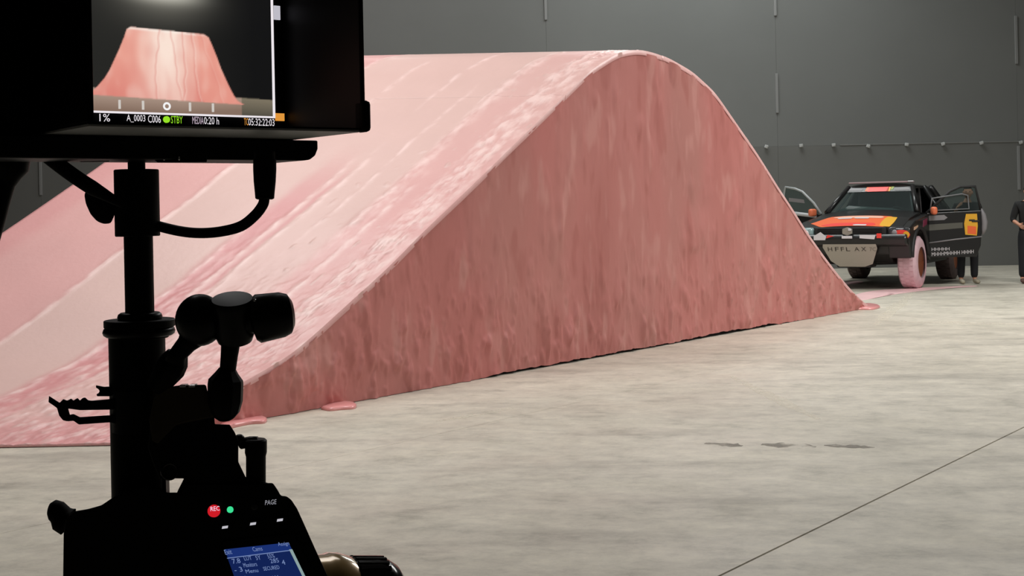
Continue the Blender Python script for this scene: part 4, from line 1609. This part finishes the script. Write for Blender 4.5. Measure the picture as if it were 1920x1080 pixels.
def person(loc, rz, label, arms, lean=0.0, shoe=None, head_turn=0.0):
    """standing figure facing local +y, 1.76 m; arms = {side: (elbow, wrist)} in local metres"""
    root = thing('person', loc, label, 'person', rz)
    L = Vector((0, lean, 0))
    V = [(0, 0, 0.95), (0, 0, 1.08), L * 0.4 + Vector((0, 0.01, 1.24)), L * 0.8 + Vector((0, 0.0, 1.40)), L + Vector((0, 0, 1.50)), L * 1.1 + Vector((0, 0.012, 1.57))]
    R_ = [(0.14, 0.095), (0.125, 0.085), (0.15, 0.10), (0.155, 0.095), 0.062, 0.056]
    E_ = [(0, 1), (1, 2), (2, 3), (3, 4), (4, 5)]
    for s_ in (1, -1):
        a = len(V)
        V += [(s_ * 0.10, 0, 0.88), (s_ * 0.115, 0.015, 0.50), (s_ * 0.12, -0.015, 0.10), (s_ * 0.13, 0.09, 0.035)]
        R_ += [0.095, 0.058, 0.040, 0.035]
        E_ += [(0, a), (a, a + 1), (a + 1, a + 2), (a + 2, a + 3)]
        b = len(V)
        el, wr = arms[s_]
        V += [L * 0.9 + Vector((s_ * 0.19, 0, 1.42)), Vector(el), Vector(wr)]
        R_ += [0.058, 0.042, 0.029]
        E_ += [(3, b), (b, b + 1), (b + 1, b + 2)]
        dd = Vector(wr) - Vector(el)
        sd = dd.cross(Vector((s_, 0, 0.3)))
        hand_chain(V, E_, R_, b + 2, dd, sd, None)
    me = skin_mesh(V, E_, R_, 1)
    bm = B()
    bm.from_mesh(me)
    bpy.data.meshes.remove(me)
    # head: skull, jaw, nose, ears in the same body mesh
    hc = L * 1.2 + Vector((0, 0.03, 1.655))
    Rh = Matrix.Rotation(head_turn, 3, 'Z')
    h = B()
    bmesh.ops.create_uvsphere(h, u_segments=24, v_segments=18, radius=1.0)
    for v in h.verts:
        x, y, z = v.co
        sc = 1.0
        if z < -0.1:
            sc = 1 - 0.32 * (-z - 0.1)
        xx, yy, zz = x * 0.076 * sc, y * 0.095 * (1 - 0.12 * max(0, -z)), z * 0.115
        if y > 0.6:
            yy -= 0.006
            if abs(x) < 0.22 and -0.45 < z < 0.12:
                yy += 0.022 * (1 - abs(x) / 0.22) * (1 - (z + 0.45) / 0.57 * 0.75)
            if 0.05 < z < 0.28 and 0.2 < abs(x) < 0.6:
                yy -= 0.008
            if z < -0.75:
                yy += 0.012
        v.co = hc + Rh @ Vector((xx, yy, zz))
    for s_ in (1, -1):
        sphere(h, hc + Rh @ Vector((s_ * 0.078, -0.005, -0.005)), 0.028, (0.35, 0.7, 1.1), 10, 8)
    tmp = bpy.data.meshes.new('tmp')
    h.to_mesh(tmp)
    h.free()
    bm.from_mesh(tmp)
    bpy.data.meshes.remove(tmp)
    bodyo = obj('body', bm, m_skin, root, True)
    for s_ in (1, -1):
        e = B()
        sphere(e, hc + Rh @ Vector((s_ * 0.032, 0.080, 0.012)), 0.009, (1.2, 0.8, 0.7), 10, 8)
        obj('eye', e, m_eye, root, True)
    e = B()
    sphere(e, hc + Rh @ Vector((0, 0.083, -0.055)), 0.022, (1, 0.4, 0.3), 12, 8)
    obj('mouth', e, m_lip, root, True)
    # hair cap
    h = B()
    bmesh.ops.create_uvsphere(h, u_segments=24, v_segments=16, radius=1.0)
    kill = [v for v in h.verts if v.co.z < (0.42 if v.co.y > 0.25 else -0.35) - 0.0]
    bmesh.ops.delete(h, geom=kill, context='VERTS')
    for v in h.verts:
        v.co = hc + Rh @ Vector((v.co.x * 0.084, v.co.y * 0.104 - 0.004, v.co.z * 0.124 + 0.003))
    bmesh.ops.solidify(h, geom=h.faces[:], thickness=0.008)
    obj('hair', h, m_hair, root, True)
    # shirt
    V2 = [(0, 0, 0.84), (0, 0, 1.06), L * 0.4 + Vector((0, 0.01, 1.24)), L * 0.8 + Vector((0, 0, 1.40)), L + Vector((0, 0, 1.475))]
    R2 = [(0.195, 0.145), (0.18, 0.135), (0.185, 0.13), (0.185, 0.12), 0.085]
    E2 = [(0, 1), (1, 2), (2, 3), (3, 4)]
    for s_ in (1, -1):
        b = len(V2)
        el, wr = Vector(arms[s_][0]), Vector(arms[s_][1])
        V2 += [L * 0.9 + Vector((s_ * 0.19, 0, 1.42)), el, el.lerp(wr, 0.35)]
        R2 += [0.075, 0.06, 0.05]
        E2 += [(3, b), (b, b + 1), (b + 1, b + 2)]
    me = skin_mesh(V2, E2, R2, 1)
    me.name = 'shirt'
    link_mesh('shirt', me, m_shirt, root)
    V3 = [(0, 0, 1.05), (0, 0, 0.92)]
    R3 = [(0.17, 0.125), (0.175, 0.135)]
    E3 = [(0, 1)]
    for s_ in (1, -1):
        a = len(V3)
        V3 += [(s_ * 0.10, 0, 0.80), (s_ * 0.115, 0.015, 0.50), (s_ * 0.12, -0.012, 0.09)]
        R3 += [0.112, 0.082, 0.07]
        E3 += [(1, a), (a, a + 1), (a + 1, a + 2)]
    me = skin_mesh(V3, E3, R3, 1)
    me.name = 'trousers'
    link_mesh('trousers', me, m_jean, root)
    for s_ in (1, -1):
        V4 = [(s_ * 0.122, -0.05, 0.052), (s_ * 0.126, 0.04, 0.055), (s_ * 0.134, 0.15, 0.042), (s_ * 0.136, 0.19, 0.036)]
        me = skin_mesh(V4, [(0, 1), (1, 2), (2, 3)], [(0.046, 0.05), (0.045, 0.05), (0.046, 0.038), (0.036, 0.03)], 1)
        me.name = 'shoe'
        link_mesh('shoe', me, shoe, root)
    return root


p1 = G(1931, 531)
person((p1.x, p1.y, 0), math.radians(168), 'person in dark clothes at the right edge, one bare forearm bent', {1: ((0.27, -0.02, 1.14), (0.20, 0.20, 1.06)), -1: ((-0.27, -0.03, 1.14), (-0.24, 0.17, 1.10))}, 0.0, m_shoe_d, 0.3)
p2 = G(1828, 534)
person((p2.x, p2.y + 0.35, 0), math.radians(178), 'person in black with beige shoes standing behind the yellow stickered open car door', {1: ((0.28, 0.0, 1.16), (0.22, 0.16, 1.36)), -1: ((-0.28, -0.02, 1.14), (-0.22, 0.15, 1.05))}, 0.05, m_shoe_b, -0.3)
